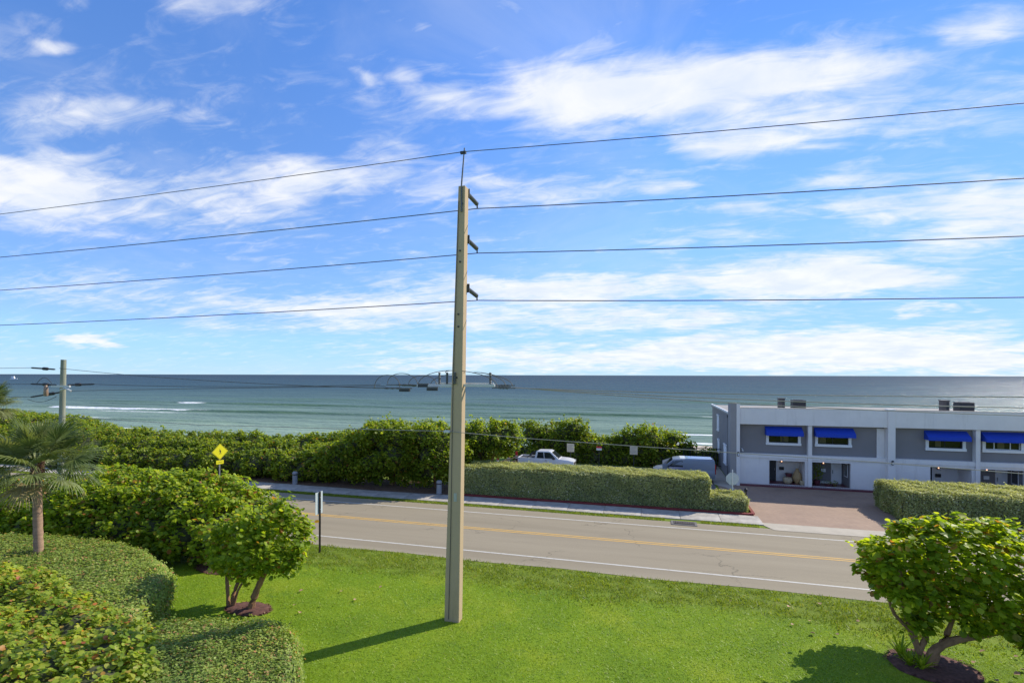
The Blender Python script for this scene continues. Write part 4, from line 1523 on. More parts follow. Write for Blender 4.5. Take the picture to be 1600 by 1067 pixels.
for z0, x0, y0, nm in ((9.33, -32.3, 19.8, 'highest wire leaving the wooden pole to the left'), (8.46, -32.4, 19.85, 'middle wire leaving the wooden pole to the left'), (7.72, -33.05, 20.25, 'lowest wire leaving the wooden pole to the left behind the far palm')):
    wire([(x0 - s, y0 + 0.02 * s, z0 - 0.01 * s + 0.0003 * s * s) for s in np.linspace(0, 50, 24)], 0.012, nm)
pts = [(-30.2, 19.8, 6.75), (-20, 18.9, 6.68), (-12, 18.1, 6.82), (-7.2, 17.35, 6.95), (-4.38, 17.8, 6.74), (-0.38, 17.8, 6.6), (3, 17.8, 6.5), (6.55, 17.8, 6.4), (10.2, 17.8, 6.24), (20, 17.8, 6.2), (40, 17.8, 6.7)]
o = MB().tube(pts, 0.013, 5).build('communication_cable', M['wire_light'])
tag(o, 'lowest pale cable strung from concrete pole past hedge and white wall', 'cable')

# ------------------------------------------------------------------ signs and street furniture
t = thing('road_sign', 'back of a bare metal road sign on thin dark post at lawn edge', 'road sign', (-16.22, 22.45, 0))
pm = MB()
pm.box(-0.02, 0.02, -0.03, 0.03, -0.2, 3.07)
pm.box(0.018, 0.05, -0.045, -0.03, -0.2, 3.07)
pm.box(0.018, 0.05, 0.03, 0.045, -0.2, 3.07)
pm.build('post', M['wood_dark'], t)
MB().box(-0.035, -0.023, -0.29, 0.29, 1.95, 3.06).build('panel', M['sign_back'], t, bevel=0.004)
for z in (2.2, 2.8):
    MB().tube([(0.03, 0, z), (0.07, 0, z)], 0.018, 6).build('bolt', M['steel'], t)

t = thing('pedestrian_sign', 'bright yellow diamond pedestrian crossing sign with small plaque by sea grape', 'road sign', (-33.45, 33.5, 0), R(-16))
MB().tube([(-0.05, 0, -0.2), (-0.05, 0, 3.2)], 0.045, 10).build('post', M['steel'], t, smooth=True)
hd = 0.66
dia = MB().prism([(0, 2.80 - hd), (hd, 2.80), (0, 2.80 + hd), (-hd, 2.80)], 'x', 0, 0.015).build('panel', M['yellow_sign'], t)
bd = MB()
for (a, b) in (((0, -1), (1, 0)), ((1, 0), (0, 1)), ((0, 1), (-1, 0)), ((-1, 0), (0, -1))):
    o_, i_ = hd * 0.95, hd * 0.91
    bd.prism([(a[0] * o_, 2.80 + a[1] * o_), (b[0] * o_, 2.80 + b[1] * o_), (b[0] * i_, 2.80 + b[1] * i_), (a[0] * i_, 2.80 + a[1] * i_)], 'x', 0.016, 0.0175)
bd.build('border', M['black_print'], dia)
fg = MB()
K = 0.021
body = [[(-1.6, 6), (1.8, 6.2), (2.6, 0), (-1.0, 0)], [(-1.0, 0.2), (1.2, 0.2), (-1.6, -9.5), (-3.6, -9.2), (-1.4, -5)], [(0.8, 0.2), (2.6, 0.2), (4.6, -9.6), (2.6, -9.8), (1.4, -4.5)],
        [(-1.5, 6), (-0.4, 4.6), (-2.6, 1.4), (-4.8, -0.6), (-5.4, 0.4), (-3.4, 2.4)], [(1.6, 6.1), (3.8, 3.4), (5.0, 0.8), (4.0, 0.2), (2.8, 2.6), (0.8, 4.6)]]
for poly in body:
    fg.prism([(a * K, 2.80 + b * K) for a, b in poly], 'x', 0.016, 0.018)
hp = [(-1.2 + 1.5 * math.cos(q * math.pi / 5), 8.6 + 1.5 * math.sin(q * math.pi / 5)) for q in range(10)]
fg.prism([(a * K, 2.80 + b * K) for a, b in hp], 'x', 0.016, 0.018)
fg.build('walking_figure', M['black_print'], dia)
pl = MB().box(0, 0.012, -0.3, 0.3, 1.80, 2.10).build('plaque', M['yellow_sign'], t, bevel=0.003)
MB().prism([(-0.2, 1.92), (0.2, 1.96), (0.2, 1.99), (-0.2, 1.95)], 'x', 0.013, 0.015).build('plaque_mark', M['black_print'], pl)

t = thing('stop_sign', 'plain grey back of octagonal stop sign above low hedge', 'road sign', (5.4, 38.2, 0), R(4))
MB().box(-0.028, 0.028, -0.065, -0.02, -0.2, 2.5).build('post', M['white_sign'], t)
oc = [(0.45 * math.cos(R(22.5 + 45 * i)), 1.86 + 0.45 * math.sin(R(22.5 + 45 * i))) for i in range(8)]
pn = MB().prism(oc, 'y', -0.019, -0.007).build('panel', M['sign_back'], t)
MB().prism([(x * 0.985, 1.86 + (z - 1.86) * 0.985) for x, z in oc], 'y', -0.006, -0.004).build('red_face', M['red_print'], pn)
fc = bpy.data.curves.new('lettering', 'FONT')
fc.body = 'STOP'
fc.size = 0.36
fc.align_x = 'CENTER'
fc.materials.append(M['white_sign'])
fo_ = bpy.data.objects.new('lettering', fc)
COL.objects.link(fo_)
bpy.context.view_layer.update()
let_me = bpy.data.meshes.new_from_object(fo_.evaluated_get(bpy.context.evaluated_depsgraph_get()))
bpy.data.objects.remove(fo_)
fo_ = bpy.data.objects.new('lettering', let_me)
COL.objects.link(fo_)
fo_.parent = pn
fo_.location = (0, -0.002, 1.74)
fo_.rotation_euler = (R(90), 0, R(180))

for i, (x, lb) in enumerate(((-28.15, 'grey concrete bollard by sea grape hedge beyond sign back'), (-15.43, 'grey concrete bollard on pavement by start of clipped hedge'))):
    t = thing('bollard', lb, 'bollard', (x, 35.75, 0.04), 0, 'concrete bollards along the pavement')
    MB().lathe((0, 0, 0), [(0.21, 0), (0.2, 0.06), (0.19, 0.72), (0.19, 0.73)], 18).build('shaft', M['bollard'], t, smooth=True)
    MB().lathe((0, 0, 0.73), [(0.16, 0), (0.16, 0.1)], 18).build('louvre_ring', M['dark_grey'], t, smooth=True)
    MB().lathe((0, 0, 0.83), [(0.21, 0), (0.21, 0.1), (0.17, 0.17), (0.08, 0.21)], 18).build('cap', M['bollard'], t, smooth=True)

for i, (x, y, lb) in enumerate(((-14.2, 46.9, 'nearest'), (-13.6, 48.6, 'middle'), (-13.2, 50.2, 'farthest'))):
    t = thing('marker_post', 'red and white banded post beside car park, %s of the three' % lb, 'marker post', (x, y, 0), 0, 'marker posts at the car park edge')
    MB().box(-0.07, 0.07, -0.07, 0.07, 0, 0.55).build('post', M['wood_dark'], t)
    MB().box(-0.11, 0.11, -0.03, 0.03, 0.551, 0.86).build('white_band', M['white_sign'], t)
    MB().box(-0.11, 0.11, -0.03, 0.03, 0.862, 1.25).build('red_band', M['red_print'], t)
rl = thing('timber_rail', 'dark low timber rail behind the red and white posts', 'rail', (-13.95, 46.5, 0), R(-12))
for z in (0.35, 0.7):
    MB().box(0.08, 0.14, -0.5, 4.6, z, z + 0.14).build('rail', M['wood_dark'], rl)

for x, lb in ((-7.75, 'left blank beige board on post before dark trees behind pickup'), (-1.66, 'right blank beige board on post before dark trees near van')):
    t = thing('notice_board', lb, 'sign', (x, 50.5, 0), 0, 'beige boards at the car park')
    MB().box(-0.03, 0.03, 0.0, 0.05, -0.1, 2.2).build('post', M['dark_grey'], t)
    MB().box(-0.36, 0.36, -0.03, -0.002, 1.4, 2.22).build('panel', M['beige_sign'], t, bevel=0.006)
    mk_ = MB()
    for r_ in range(6):
        mk_.box(-0.26, 0.26 - 0.08 * (r_ % 3), -0.0335, -0.0305, 2.08 - r_ * 0.11, 2.11 - r_ * 0.11)
    mk_.build('print_lines', M['wire_light'], t)
t = thing('notice_sign', 'small red topped white sign between the two beige boards', 'sign', (-4.95, 50.5, 0))
MB().box(-0.025, 0.025, 0.0, 0.04, -0.1, 2.05).build('post', M['dark_grey'], t)
MB().box(-0.26, 0.26, -0.02, -0.002, 1.68, 1.88).build('panel', M['white_sign'], t)
MB().box(-0.26, 0.26, -0.02, -0.002, 1.882, 2.06).build('red_band', M['red_print'], t)

fn = thing('beach_fence', 'dark slim railing fence between car park and beach', 'fence', (3.0, 52.5, 0))
for i in range(6):
    MB().box(0.6 * i - 0.03, 0.6 * i + 0.03, -0.03, 0.03, -0.1, 2.05).build('post', M['black_metal'], fn)
for z in (0.3, 1.95):
    MB().box(-0.03, 3.6, 0.032, 0.06, z, z + 0.05).build('rail', M['black_metal'], fn)
for i in range(28):
    MB().box(0.05 + 0.125 * i, 0.068 + 0.125 * i, 0.062, 0.08, 0.2, 2.0).build('picket', M['black_metal'], fn)

t = thing('garden_light', 'short black garden light post at end of low hedge', 'garden light', (6.32, 38.6, 0))
MB().lathe((0, 0, 0), [(0.06, 0), (0.06, 0.95), (0.11, 0.97), (0.11, 1.12), (0.04, 1.2)], 12).build('post', M['black_metal'], t, smooth=True)

t = thing('storm_drain', 'rusty storm drain grate set in the far road edge', 'drain', (1.9, 32.75, 0.02))
MB().box(-0.75, 0.75, -0.42, 0.42, 0.0, 0.025).build('frame', M['plain_asphalt'], t)
for i in range(12):
    MB().box(-0.56 + i * 0.1, -0.51 + i * 0.1, -0.26, 0.26, 0.026, 0.05).build('bar', M['iron'], t)
MB().box(-0.6, 0.62, -0.3, 0.3, 0.0255, 0.03).build('pit_dark_plate', M['black_metal'], t)  # flat black plate, the dark of the hole put into its colour

# ------------------------------------------------------------------ vehicles


def loft(mb, secs, closed_ends=True):
    n = len(secs[0])
    b = [p for s in secs for p in s]
    fs = []
    for i in range(len(secs) - 1):
        for k in range(n):
            k2 = (k + 1) % n
            fs.append((i * n + k, i * n + k2, (i + 1) * n + k2, (i + 1) * n + k))
    if closed_ends:
        fs.append(tuple(range(n))[::-1])
        fs.append(tuple(range((len(secs) - 1) * n, len(secs) * n)))
    return mb.add(b, fs)


def sec(x, w, z0, z1, top=0.93, r=0.1):
    return [(x, -w * 0.93, z0), (x, -w, z0 + 0.14), (x, -w, z1 - r), (x, -w * top, z1), (x, w * top, z1), (x, w, z1 - r), (x, w, z0 + 0.14), (x, w * 0.93, z0)]


def wheels(t, xs, w, r=0.36):
    for x in xs:
        for sy in (-1, 1):
            y = sy * (w - 0.1)
            wh = MB().tube([(x, y - 0.12, r), (x, y - 0.1, r), (x, y + 0.1, r), (x, y + 0.12, r)], [r * 0.92, r, r, r * 0.92], 22).build('wheel', M['rubber'], t)
            MB().tube([(x, y + sy * 0.121, r), (x, y + sy * 0.135, r)], [r * 0.62, r * 0.5], 14).build('rim', M['steel'], wh)


def quadstrip(name, pts, m, parent, th=0.012):
    """a thin pane from a planar polygon, thickened along its normal"""
    p = [Vector(q) for q in pts]
    nn = (p[1] - p[0]).cross(p[2] - p[0]).normalized() * th
    n = len(p)
    mb = MB().add([tuple(q) for q in p] + [tuple(q + nn) for q in p], [tuple(range(n)), tuple(range(n, 2 * n))] + [(i, (i + 1) % n, n + (i + 1) % n, n + i) for i in range(n)])
    return mb.build(name, m, parent)


def pickup(loc, rz, label):
    t = thing('pickup_truck', label, 'pickup truck', loc, rz)
    w = 0.95
    b = MB()
    loft(b, [sec(-2.65, 0.88, 0.5, 1.1), sec(-2.6, w, 0.42, 1.14), sec(-1.05, w, 0.42, 1.14), sec(-1.0, w, 0.42, 1.16), sec(0.85, w, 0.42, 1.16), sec(1.05, w, 0.42, 1.18), sec(2.1, 0.93, 0.42, 1.1), sec(2.5, 0.88, 0.42, 1.02), sec(2.68, 0.78, 0.5, 0.9)])
    b.build('body', M['white_car'], t, smooth=True)
    c = MB()
    loft(c, [[(-1.0, -0.86, 1.15), (-1.0, 0.86, 1.15), (-0.88, 0.72, 1.78), (-0.88, -0.72, 1.78)], [(-0.95, -0.88, 1.15), (-0.95, 0.88, 1.15), (-0.75, 0.74, 1.84), (-0.75, -0.74, 1.84)], [(0.6, -0.88, 1.15), (0.6, 0.88, 1.15), (0.35, 0.73, 1.86), (0.35, -0.73, 1.86)], [(1.35, -0.86, 1.15), (1.35, 0.86, 1.15), (0.55, 0.70, 1.80), (0.55, -0.70, 1.80)]])
    cab = c.build('cab', M['white_car'], t, bevel=0.04)
    quadstrip('windscreen', [(1.285, -0.78, 1.22), (1.285, 0.78, 1.22), (0.63, 0.66, 1.76), (0.63, -0.66, 1.76)], M['glass_dark'], t)
    quadstrip('rear_window', [(-0.99, 0.7, 1.25), (-0.99, -0.7, 1.25), (-0.905, -0.62, 1.7), (-0.905, 0.62, 1.7)], M['glass_dark'], t)
    for sy in (-1, 1):
        for (a, b_, c_, d) in ((-0.78, -0.1, -0.18, -0.68), (-0.02, 1.02, 0.46, -0.1)):
            y0, y1 = sy * 0.888, sy * 0.762
            pts = [(a, y0, 1.21), (b_, y0, 1.21), (c_, y1, 1.74), (d, y1, 1.74)]
            quadstrip('side_window', pts if sy < 0 else pts[::-1], M['glass_dark'], t)
        MB().box(0.72, 0.95, sy * 1.0 - 0.12, sy * 1.0 + 0.12, 1.16, 1.34).build('mirror', M['plastic'], t, bevel=0.03)
        MB().box(0.0, 0.22, sy * 0.955 - 0.012, sy * 0.955 + 0.012, 1.0, 1.04).build('door_handle', M['plastic'], t)
        MB().box(2.5, 2.69, sy * 0.66 - 0.16, sy * 0.66 + 0.16, 0.82, 0.98).build('headlight', M['lamp_glass'], t, bevel=0.02)
        MB().box(-2.68, -2.6, sy * 0.84 - 0.07, sy * 0.84 + 0.07, 0.75, 1.08).build('tail_light', M['tail_red'], t)
    MB().box(-2.52, -1.06, -0.78, 0.78, 1.142, 1.15).build('bed_liner', M['plastic'], t)
    rl_ = MB()
    for sy in (-1, 1):
        rl_.box(-2.6, -1.02, sy * 0.87 - 0.07, sy * 0.87 + 0.07, 1.141, 1.2)
    rl_.box(-2.66, -2.54, -0.8, 0.8, 1.141, 1.2)
    rl_.build('bed_rail', M['white_car'], t, bevel=0.02)
    for sy in (-1, 1):
        MB().tube([(-1.75, sy * 0.72, 1.16), (-1.3, sy * 0.7, 1.62), (-1.05, sy * 0.68, 1.66)], 0.045, 8).build('roll_bar', M['plastic'], t)
    MB().box(2.6, 2.71, -0.45, 0.45, 0.6, 0.86).build('grille', M['plastic'], t)
    wheels(t, (-1.7, 1.75), w)
    return t


pickup((-9.65, 48.0, 0), 0, 'white double cab pickup truck parked behind the long hedge')

t = thing('cargo_van', 'silver grey cargo van with pale roof parked behind hedge near building', 'van', (2.65, 46.3, 0), R(180))
b = MB()
loft(b, [sec(-2.45, 0.9, 0.45, 1.1), sec(-2.4, 0.97, 0.4, 1.18), sec(1.1, 0.97, 0.4, 1.18), sec(1.7, 0.96, 0.4, 1.16), sec(2.3, 0.9, 0.4, 1.02), sec(2.5, 0.78, 0.48, 0.88)])
b.build('body', M['silver_car'], t, smooth=True)
c = MB()


def vs_(x, w, z, k=0.88):
    return [(x, -w, 1.1), (x, -w * 0.985, 1.5), (x, -w * k - 0.03, z - 0.07), (x, -w * k * 0.9, z), (x, w * k * 0.9, z), (x, w * k + 0.03, z - 0.07), (x, w * 0.985, 1.5), (x, w, 1.1)]


loft(c, [vs_(-2.42, 0.93, 1.86), vs_(-2.36, 0.95, 1.94), vs_(0.3, 0.95, 1.98), vs_(0.85, 0.94, 1.9), vs_(1.72, 0.92, 1.2)])
c.build('cargo_box', M['silver_car'], t, smooth=True)
rp = MB().box(-2.25, 0.35, -0.72, 0.72, 1.97, 2.0)
rp.build('roof_panel', M['white_car'], t, bevel=0.02)
quadstrip('windscreen', [(1.60, -0.74, 1.3), (1.60, 0.74, 1.3), (0.92, 0.7, 1.86), (0.92, -0.7, 1.86)], M['glass_dark'], t)
for sy in (-1, 1):
    y0, y1 = sy * 0.95, sy * 0.875
    pts = [(0.1, y0, 1.28), (1.35, y0 * 0.995, 1.28), (0.72, y1, 1.8), (0.1, y1, 1.8)]
    quadstrip('side_window', pts if sy < 0 else pts[::-1], M['glass_dark'], t)
    MB().box(1.1, 1.32, sy * 1.08 - 0.11, sy * 1.08 + 0.11, 1.2, 1.42).build('mirror', M['plastic'], t, bevel=0.03)
    MB().box(-2.5, -2.42, sy * 0.85 - 0.07, sy * 0.85 + 0.07, 0.8, 1.6).build('tail_light', M['tail_red'], t)
    MB().box(2.35, 2.5, sy * 0.66 - 0.14, sy * 0.66 + 0.14, 0.75, 0.92).build('headlight', M['lamp_glass'], t, bevel=0.02)
quadstrip('rear_window', [(-2.44, 0.7, 1.3), (-2.44, -0.7, 1.3), (-2.42, -0.66, 1.75), (-2.42, 0.66, 1.75)], M['glass_dark'], t)
wheels(t, (-1.55, 1.6), 0.97)

t = thing('car', 'dark navy car mostly hidden behind hedge in front of van', 'car', (1.95, 42.9, 0), R(90))
b = MB()
loft(b, [sec(-2.25, 0.8, 0.45, 0.95), sec(-2.15, 0.9, 0.35, 1.05), sec(-1.2, 0.92, 0.35, 1.08), sec(0.9, 0.92, 0.35, 1.06), sec(1.8, 0.88, 0.35, 0.96), sec(2.2, 0.78, 0.42, 0.82)])
b.build('body', M['navy_car'], t, smooth=True)
c = MB()
loft(c, [[(-2.1, -0.82, 1.04), (-2.1, 0.82, 1.04), (-1.75, 0.6, 1.55), (-1.75, -0.6, 1.55)], [(-1.7, -0.84, 1.05), (-1.7, 0.84, 1.05), (-1.3, 0.64, 1.68), (-1.3, -0.64, 1.68)], [(0.5, -0.84, 1.05), (0.5, 0.84, 1.05), (0.1, 0.64, 1.68), (0.1, -0.64, 1.68)], [(1.2, -0.8, 1.04), (1.2, 0.8, 1.04), (0.35, 0.6, 1.6), (0.35, -0.6, 1.6)]])
c.build('cabin', M['navy_car'], t, bevel=0.05)
quadstrip('windscreen', [(1.13, -0.72, 1.1), (1.13, 0.72, 1.1), (0.43, 0.57, 1.56), (0.43, -0.57, 1.56)], M['glass_dark'], t)
quadstrip('rear_window', [(-2.08, 0.7, 1.1), (-2.08, -0.7, 1.1), (-1.79, -0.55, 1.5), (-1.79, 0.55, 1.5)], M['glass_dark'], t)
for sy in (-1, 1):
    y0, y1 = sy * 0.845, sy * 0.68
    pts = [(-1.5, y0, 1.1), (0.75, y0, 1.1), (0.15, y1, 1.58), (-1.3, y1, 1.58)]
    quadstrip('side_window', pts if sy < 0 else pts[::-1], M['glass_dark'], t)
    MB().box(-2.24, -2.1, sy * 0.65 - 0.15, sy * 0.65 + 0.15, 0.8, 0.95).build('tail_light', M['tail_red'], t)
wheels(t, (-1.35, 1.4), 0.92, 0.34)

bo = thing('motor_boat', 'tiny white motor boat far out on the sea', 'boat', (-1422, 838, -4), R(20))
hb_ = MB()
loft(hb_, [[(-7, -2, 0), (-7, 2, 0), (-7, 2.2, 1.8), (-7, -2.2, 1.8)], [(2, -2, 0), (2, 2, 0), (2, 2.4, 2.0), (2, -2.4, 2.0)], [(8, -0.2, 0.6), (8, 0.2, 0.6), (8, 0.3, 2.6), (8, -0.3, 2.6)]])
hb_.build('hull', M['hull'], bo)
MB().box(-4, 2, -1.6, 1.6, 1.9, 4.6).build('cabin', M['hull'], bo, bevel=0.2)
MB().box(-5, 1, -1.5, 1.5, 4.65, 7.5).build('flybridge', M['hull'], bo)

# ------------------------------------------------------------------ vegetation
CAM = np.array([0, 0, 9.0])


def branches(name, chains, parent, m='bark', n=8):
    mb = MB()
    for pts, r0, r1 in chains:
        pts = [Vector(p) for p in pts]
        # smooth and roughen the limb
        q = [pts[0]]
        for i in range(len(pts) - 1):
            for s in range(1, 4):
                u = s / 3
                pm = pts[max(i - 1, 0)]
                pn = pts[min(i + 2, len(pts) - 1)]
                a, b = pts[i], pts[i + 1]
                c = 0.5 * ((2 * a) + (b - pm) * u + (2 * pm - 5 * a + 4 * b - pn) * u * u + (3 * a - pm - 3 * b + pn) * u ** 3)
                q.append(c)
        k = len(q)
        rs = [(r0 + (r1 - r0) * i / (k - 1)) * (1 + 0.12 * math.sin(i * 2.1 + r0 * 90)) for i in range(k)]
        mb.tube(q, rs, n)
    return mb.build(name, M[m], parent, smooth=True)


def grape_bush(name, label, cat, lobes, per_m2, size, m, trunks=None, core=0.7, zmin=0.1, group=None, singles=0, mone=None, up=0.85, inner=0.3, keep=0.78, shape='mid', sprigs=0, sprig_len=1.0, jit=0.6, clump=0.5):
    t = thing(name, label, cat, (0, 0, 0), 0, group)
    P, nn = lobe_points(lobes, per_m2, zmin, inner, keep, sprigs, sprig_len, clump)
    if singles:
        v = CAM - P
        dist = np.linalg.norm(v, axis=1)
        face = (nn * v).sum(1) / dist
        # the outermost, best seen leaves
        score = face * 0.6 + rng.uniform(0, 0.5, len(P)) - dist * 0.03
        order = np.argsort(-score)
        idx = order[:singles]
        rest = np.ones(len(P), bool)
        rest[idx] = False
        single_leaves(P[idx] + nn[idx] * 0.05, nn[idx], size * 1.08, M[mone], t, up)
        P, nn = P[rest], nn[rest]
    scatter_leaves('foliage', P, nn, size, M[m], t, shape, up, jit, 0.42)
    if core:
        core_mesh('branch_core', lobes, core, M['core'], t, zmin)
    if trunks:
        branches('trunk', trunks, t)
    return t


def row(x0, x1, step, y, top, r, seed=0, ry=None, squash=0.9):
    """a row of overlapping rounded lobes whose tops follow top(x)"""
    out = []
    k = 0
    x = x0
    rnd = random.Random(seed)
    while x < x1:
        t = top(x) + rnd.uniform(-0.16, 0.14)
        rr = r * rnd.uniform(0.88, 1.14)
        rz = min(rr * squash, t * 0.62)
        out.append((x, y + rnd.uniform(-0.3, 0.3), t - rz, rr, (ry or rr) * rnd.uniform(0.92, 1.1), rz))
        x += step * rnd.uniform(0.85, 1.15)
    return out


def interp(xs, zs):
    return lambda x: float(np.interp(x, xs, zs))


# near side thicket between lawn and road, left
top = interp([-60, -38, -33, -28.3, -23.8, -19.7, -18.1], [2.4, 2.5, 2.95, 3.65, 3.75, 3.25, 2.5])
lob = row(-58, -18.6, 1.55, 22.0, lambda x: top(x) - 0.05, 1.45, 1) + row(-57, -19.4, 1.55, 20.5, lambda x: top(x) * 0.9, 1.5, 2) + row(-56, -19.8, 1.7, 19.7, lambda x: top(x) * 0.62, 1.15, 3)
grape_bush('sea_grape_thicket', 'broad mounded sea grape thicket behind the round clipped hedge, along near road edge', 'shrub', lob, 125, 0.165, 'grape_near', [([(-20.6, 20.2, 0), (-20.4, 20.2, 1.0), (-20.2, 20.5, 1.8)], 0.08, 0.05), ([(-21.6, 20.0, 0), (-21.4, 20.2, 1.0), (-21.3, 20.5, 1.8)], 0.07, 0.05)], 0.68, 0.25, sprigs=900)

# far side of the road: long sea grape hedge, growing up to the dune
front = interp([-95, -60, -48, -40, -30, -24], [2.2, 2.0, 1.9, 2.15, 2.3, 2.4])
mid = interp([-95, -60, -48, -36, -28, -24], [3.0, 2.75, 2.75, 2.75, 2.9, 3.2])
back = interp([-95, -62, -57, -46, -34, -26], [3.3, 3.0, 3.25, 3.2, 3.15, 3.6])
lob = row(-92, -26, 1.7, 37.6, front, 1.45, 4) + row(-92, -26, 1.7, 39.7, mid, 1.6, 5) + row(-92, -27, 1.8, 42.0, back, 1.75, 6)
grape_bush('sea_grape_hedge', 'long low sea grape hedge along the far pavement, left of taller trees', 'hedge', lob, 82, 0.175, 'grape', None, 0.74, 0.1, sprigs=500, clump=0.42)
farz = interp([-112, -84, -77, -71, -66, -62], [4.6, 4.3, 4.05, 3.5, 2.8, 2.2])
lob = row(-110, -63, 2.2, 47.0, farz, 2.2, 7) + row(-110, -66, 2.4, 50.5, lambda x: farz(x) - 0.5, 2.2, 8)
grape_bush('dune_thicket', 'distant green thicket on rise at far left before the sea', 'shrub', lob, 50, 0.22, 'grape', None, 0.74, 0.1, sprigs=300)


def tree(x, y, h, r, seed, label, extra=(), per=70, size=0.21, low=0.3, name='sea_grape_tree', group=None):
    rnd = random.Random(seed)
    lobes = [(x, y, h - r * 0.8, r, r * 0.95, r * 0.8)]
    for k in range(7):
        a = k * 0.9 + rnd.uniform(-0.3, 0.3)
        d = r * rnd.uniform(0.55, 0.85)
        rr = r * rnd.uniform(0.5, 0.68)
        z = rnd.uniform(low + rr * 0.7, h - rr * 0.95)
        lobes.append((x + d * math.cos(a), y + d * 0.8 * math.sin(a), z, rr, rr, rr * 0.85))
    lobes += list(extra)
    tr = []
    for k in range(4):
        a = k * 1.6 + seed
        tr.append(([(x + 0.15 * math.cos(a), y + 0.15 * math.sin(a), -0.1), (x + 0.3 * math.cos(a), y + 0.3 * math.sin(a), h * 0.3), (x + r * 0.6 * math.cos(a), y + r * 0.6 * math.sin(a), h * 0.66)], 0.1, 0.04))
    return grape_bush(name, label, 'tree', lobes, per * 1.25, size * 0.82, 'grape', tr, 0.6, 0.1, group, sprigs=170, sprig_len=1.5)


tree(-24.0, 37.9, 4.2, 2.2, 1, 'sea grape tree joining the long hedge, leftmost of the tall clump', [(-25.4, 36.9, 2.6, 1.4, 1.2, 1.0), (-23.0, 36.6, 3.2, 1.4, 1.1, 0.9), (-26, 37.6, 1.5, 1.5, 1.4, 1.2), (-23.5, 37.3, 1.5, 1.6, 1.3, 1.3), (-25.2, 40.5, 2.6, 1.6, 1.6, 1.4)])
tree(-20.4, 37.7, 5.2, 2.4, 2, 'tall rounded sea grape tree left of the concrete pole', [(-21.3, 36.5, 4.1, 1.5, 1.2, 1.0), (-19.0, 36.5, 4.0, 1.5, 1.2, 1.0), (-21.5, 37.3, 2.0, 1.8, 1.4, 1.8), (-19.3, 37.6, 1.7, 1.7, 1.3, 1.5), (-22, 39.8, 3.6, 1.6, 1.6, 1.4)])
tree(-16.5, 37.7, 5.15, 2.3, 3, 'tall sea grape tree directly behind the concrete pole', [(-17.0, 36.5, 4.1, 1.5, 1.2, 1.0), (-17.2, 37.3, 1.9, 1.6, 1.2, 1.8), (-15.3, 37.8, 2.2, 1.4, 1.3, 1.8), (-18.2, 39.5, 3.9, 1.5, 1.5, 1.3)])
tree(-13.1, 40.6, 5.15, 2.0, 4, 'tall sea grape tree right of concrete pole beside the marker posts', [(-11.6, 40.6, 3.9, 1.4, 1.3, 1.1), (-14.3, 40.6, 2.3, 1.5, 1.4, 1.7)], low=2.3)
tree(-9.7, 54.2, 4.0, 2.2, 5, 'leftmost sea grape tree behind the white pickup', [(-12.4, 54, 2.6, 1.6, 1.5, 1.4), (-7.9, 54.0, 3.2, 1.6, 1.5, 1.1), (-11.2, 53.6, 1.4, 1.6, 1.2, 1.3), (-8.2, 53.2, 1.4, 1.6, 1.2, 1.3)], 60)
tree(-4.8, 53.8, 2.55, 1.5, 6, 'low sea grape bush between taller trees behind car park signs', [(-6.0, 53.4, 1.4, 1.4, 1.2, 1.2), (-3.3, 53.6, 1.4, 1.4, 1.2, 1.3)], 60)
tree(-0.2, 54.0, 3.75, 2.1, 7, 'sea grape tree with uneven crown behind silver van', [(-2.2, 53.8, 2.3, 1.5, 1.3, 1.2), (1.9, 54.0, 2.5, 1.3, 1.2, 0.9), (3.2, 54.2, 1.75, 1.1, 1.0, 0.75), (-1.0, 53.2, 1.2, 1.7, 1.2, 1.2), (1.4, 53.2, 1.1, 1.6, 1.2, 1.1)], 56)
lob = row(-13.5, 2.6, 1.1, 52.9, lambda x: 1.5, 0.95, 33)
grape_bush('sea_grape_undergrowth', 'dark low undergrowth beneath the trees along the car park edge', 'shrub', lob, 70, 0.17, 'grape', None, 0.7, 0.05, sprigs=60)
lob = row(3.2, 6.3, 1.0, 55.0, lambda x: 1.5, 0.8, 30)
grape_bush('dune_shrub', 'yellow green low shrubs behind the dark railing fence', 'shrub', lob, 90, 0.17, 'grape_near', None, 0.7, 0.05)

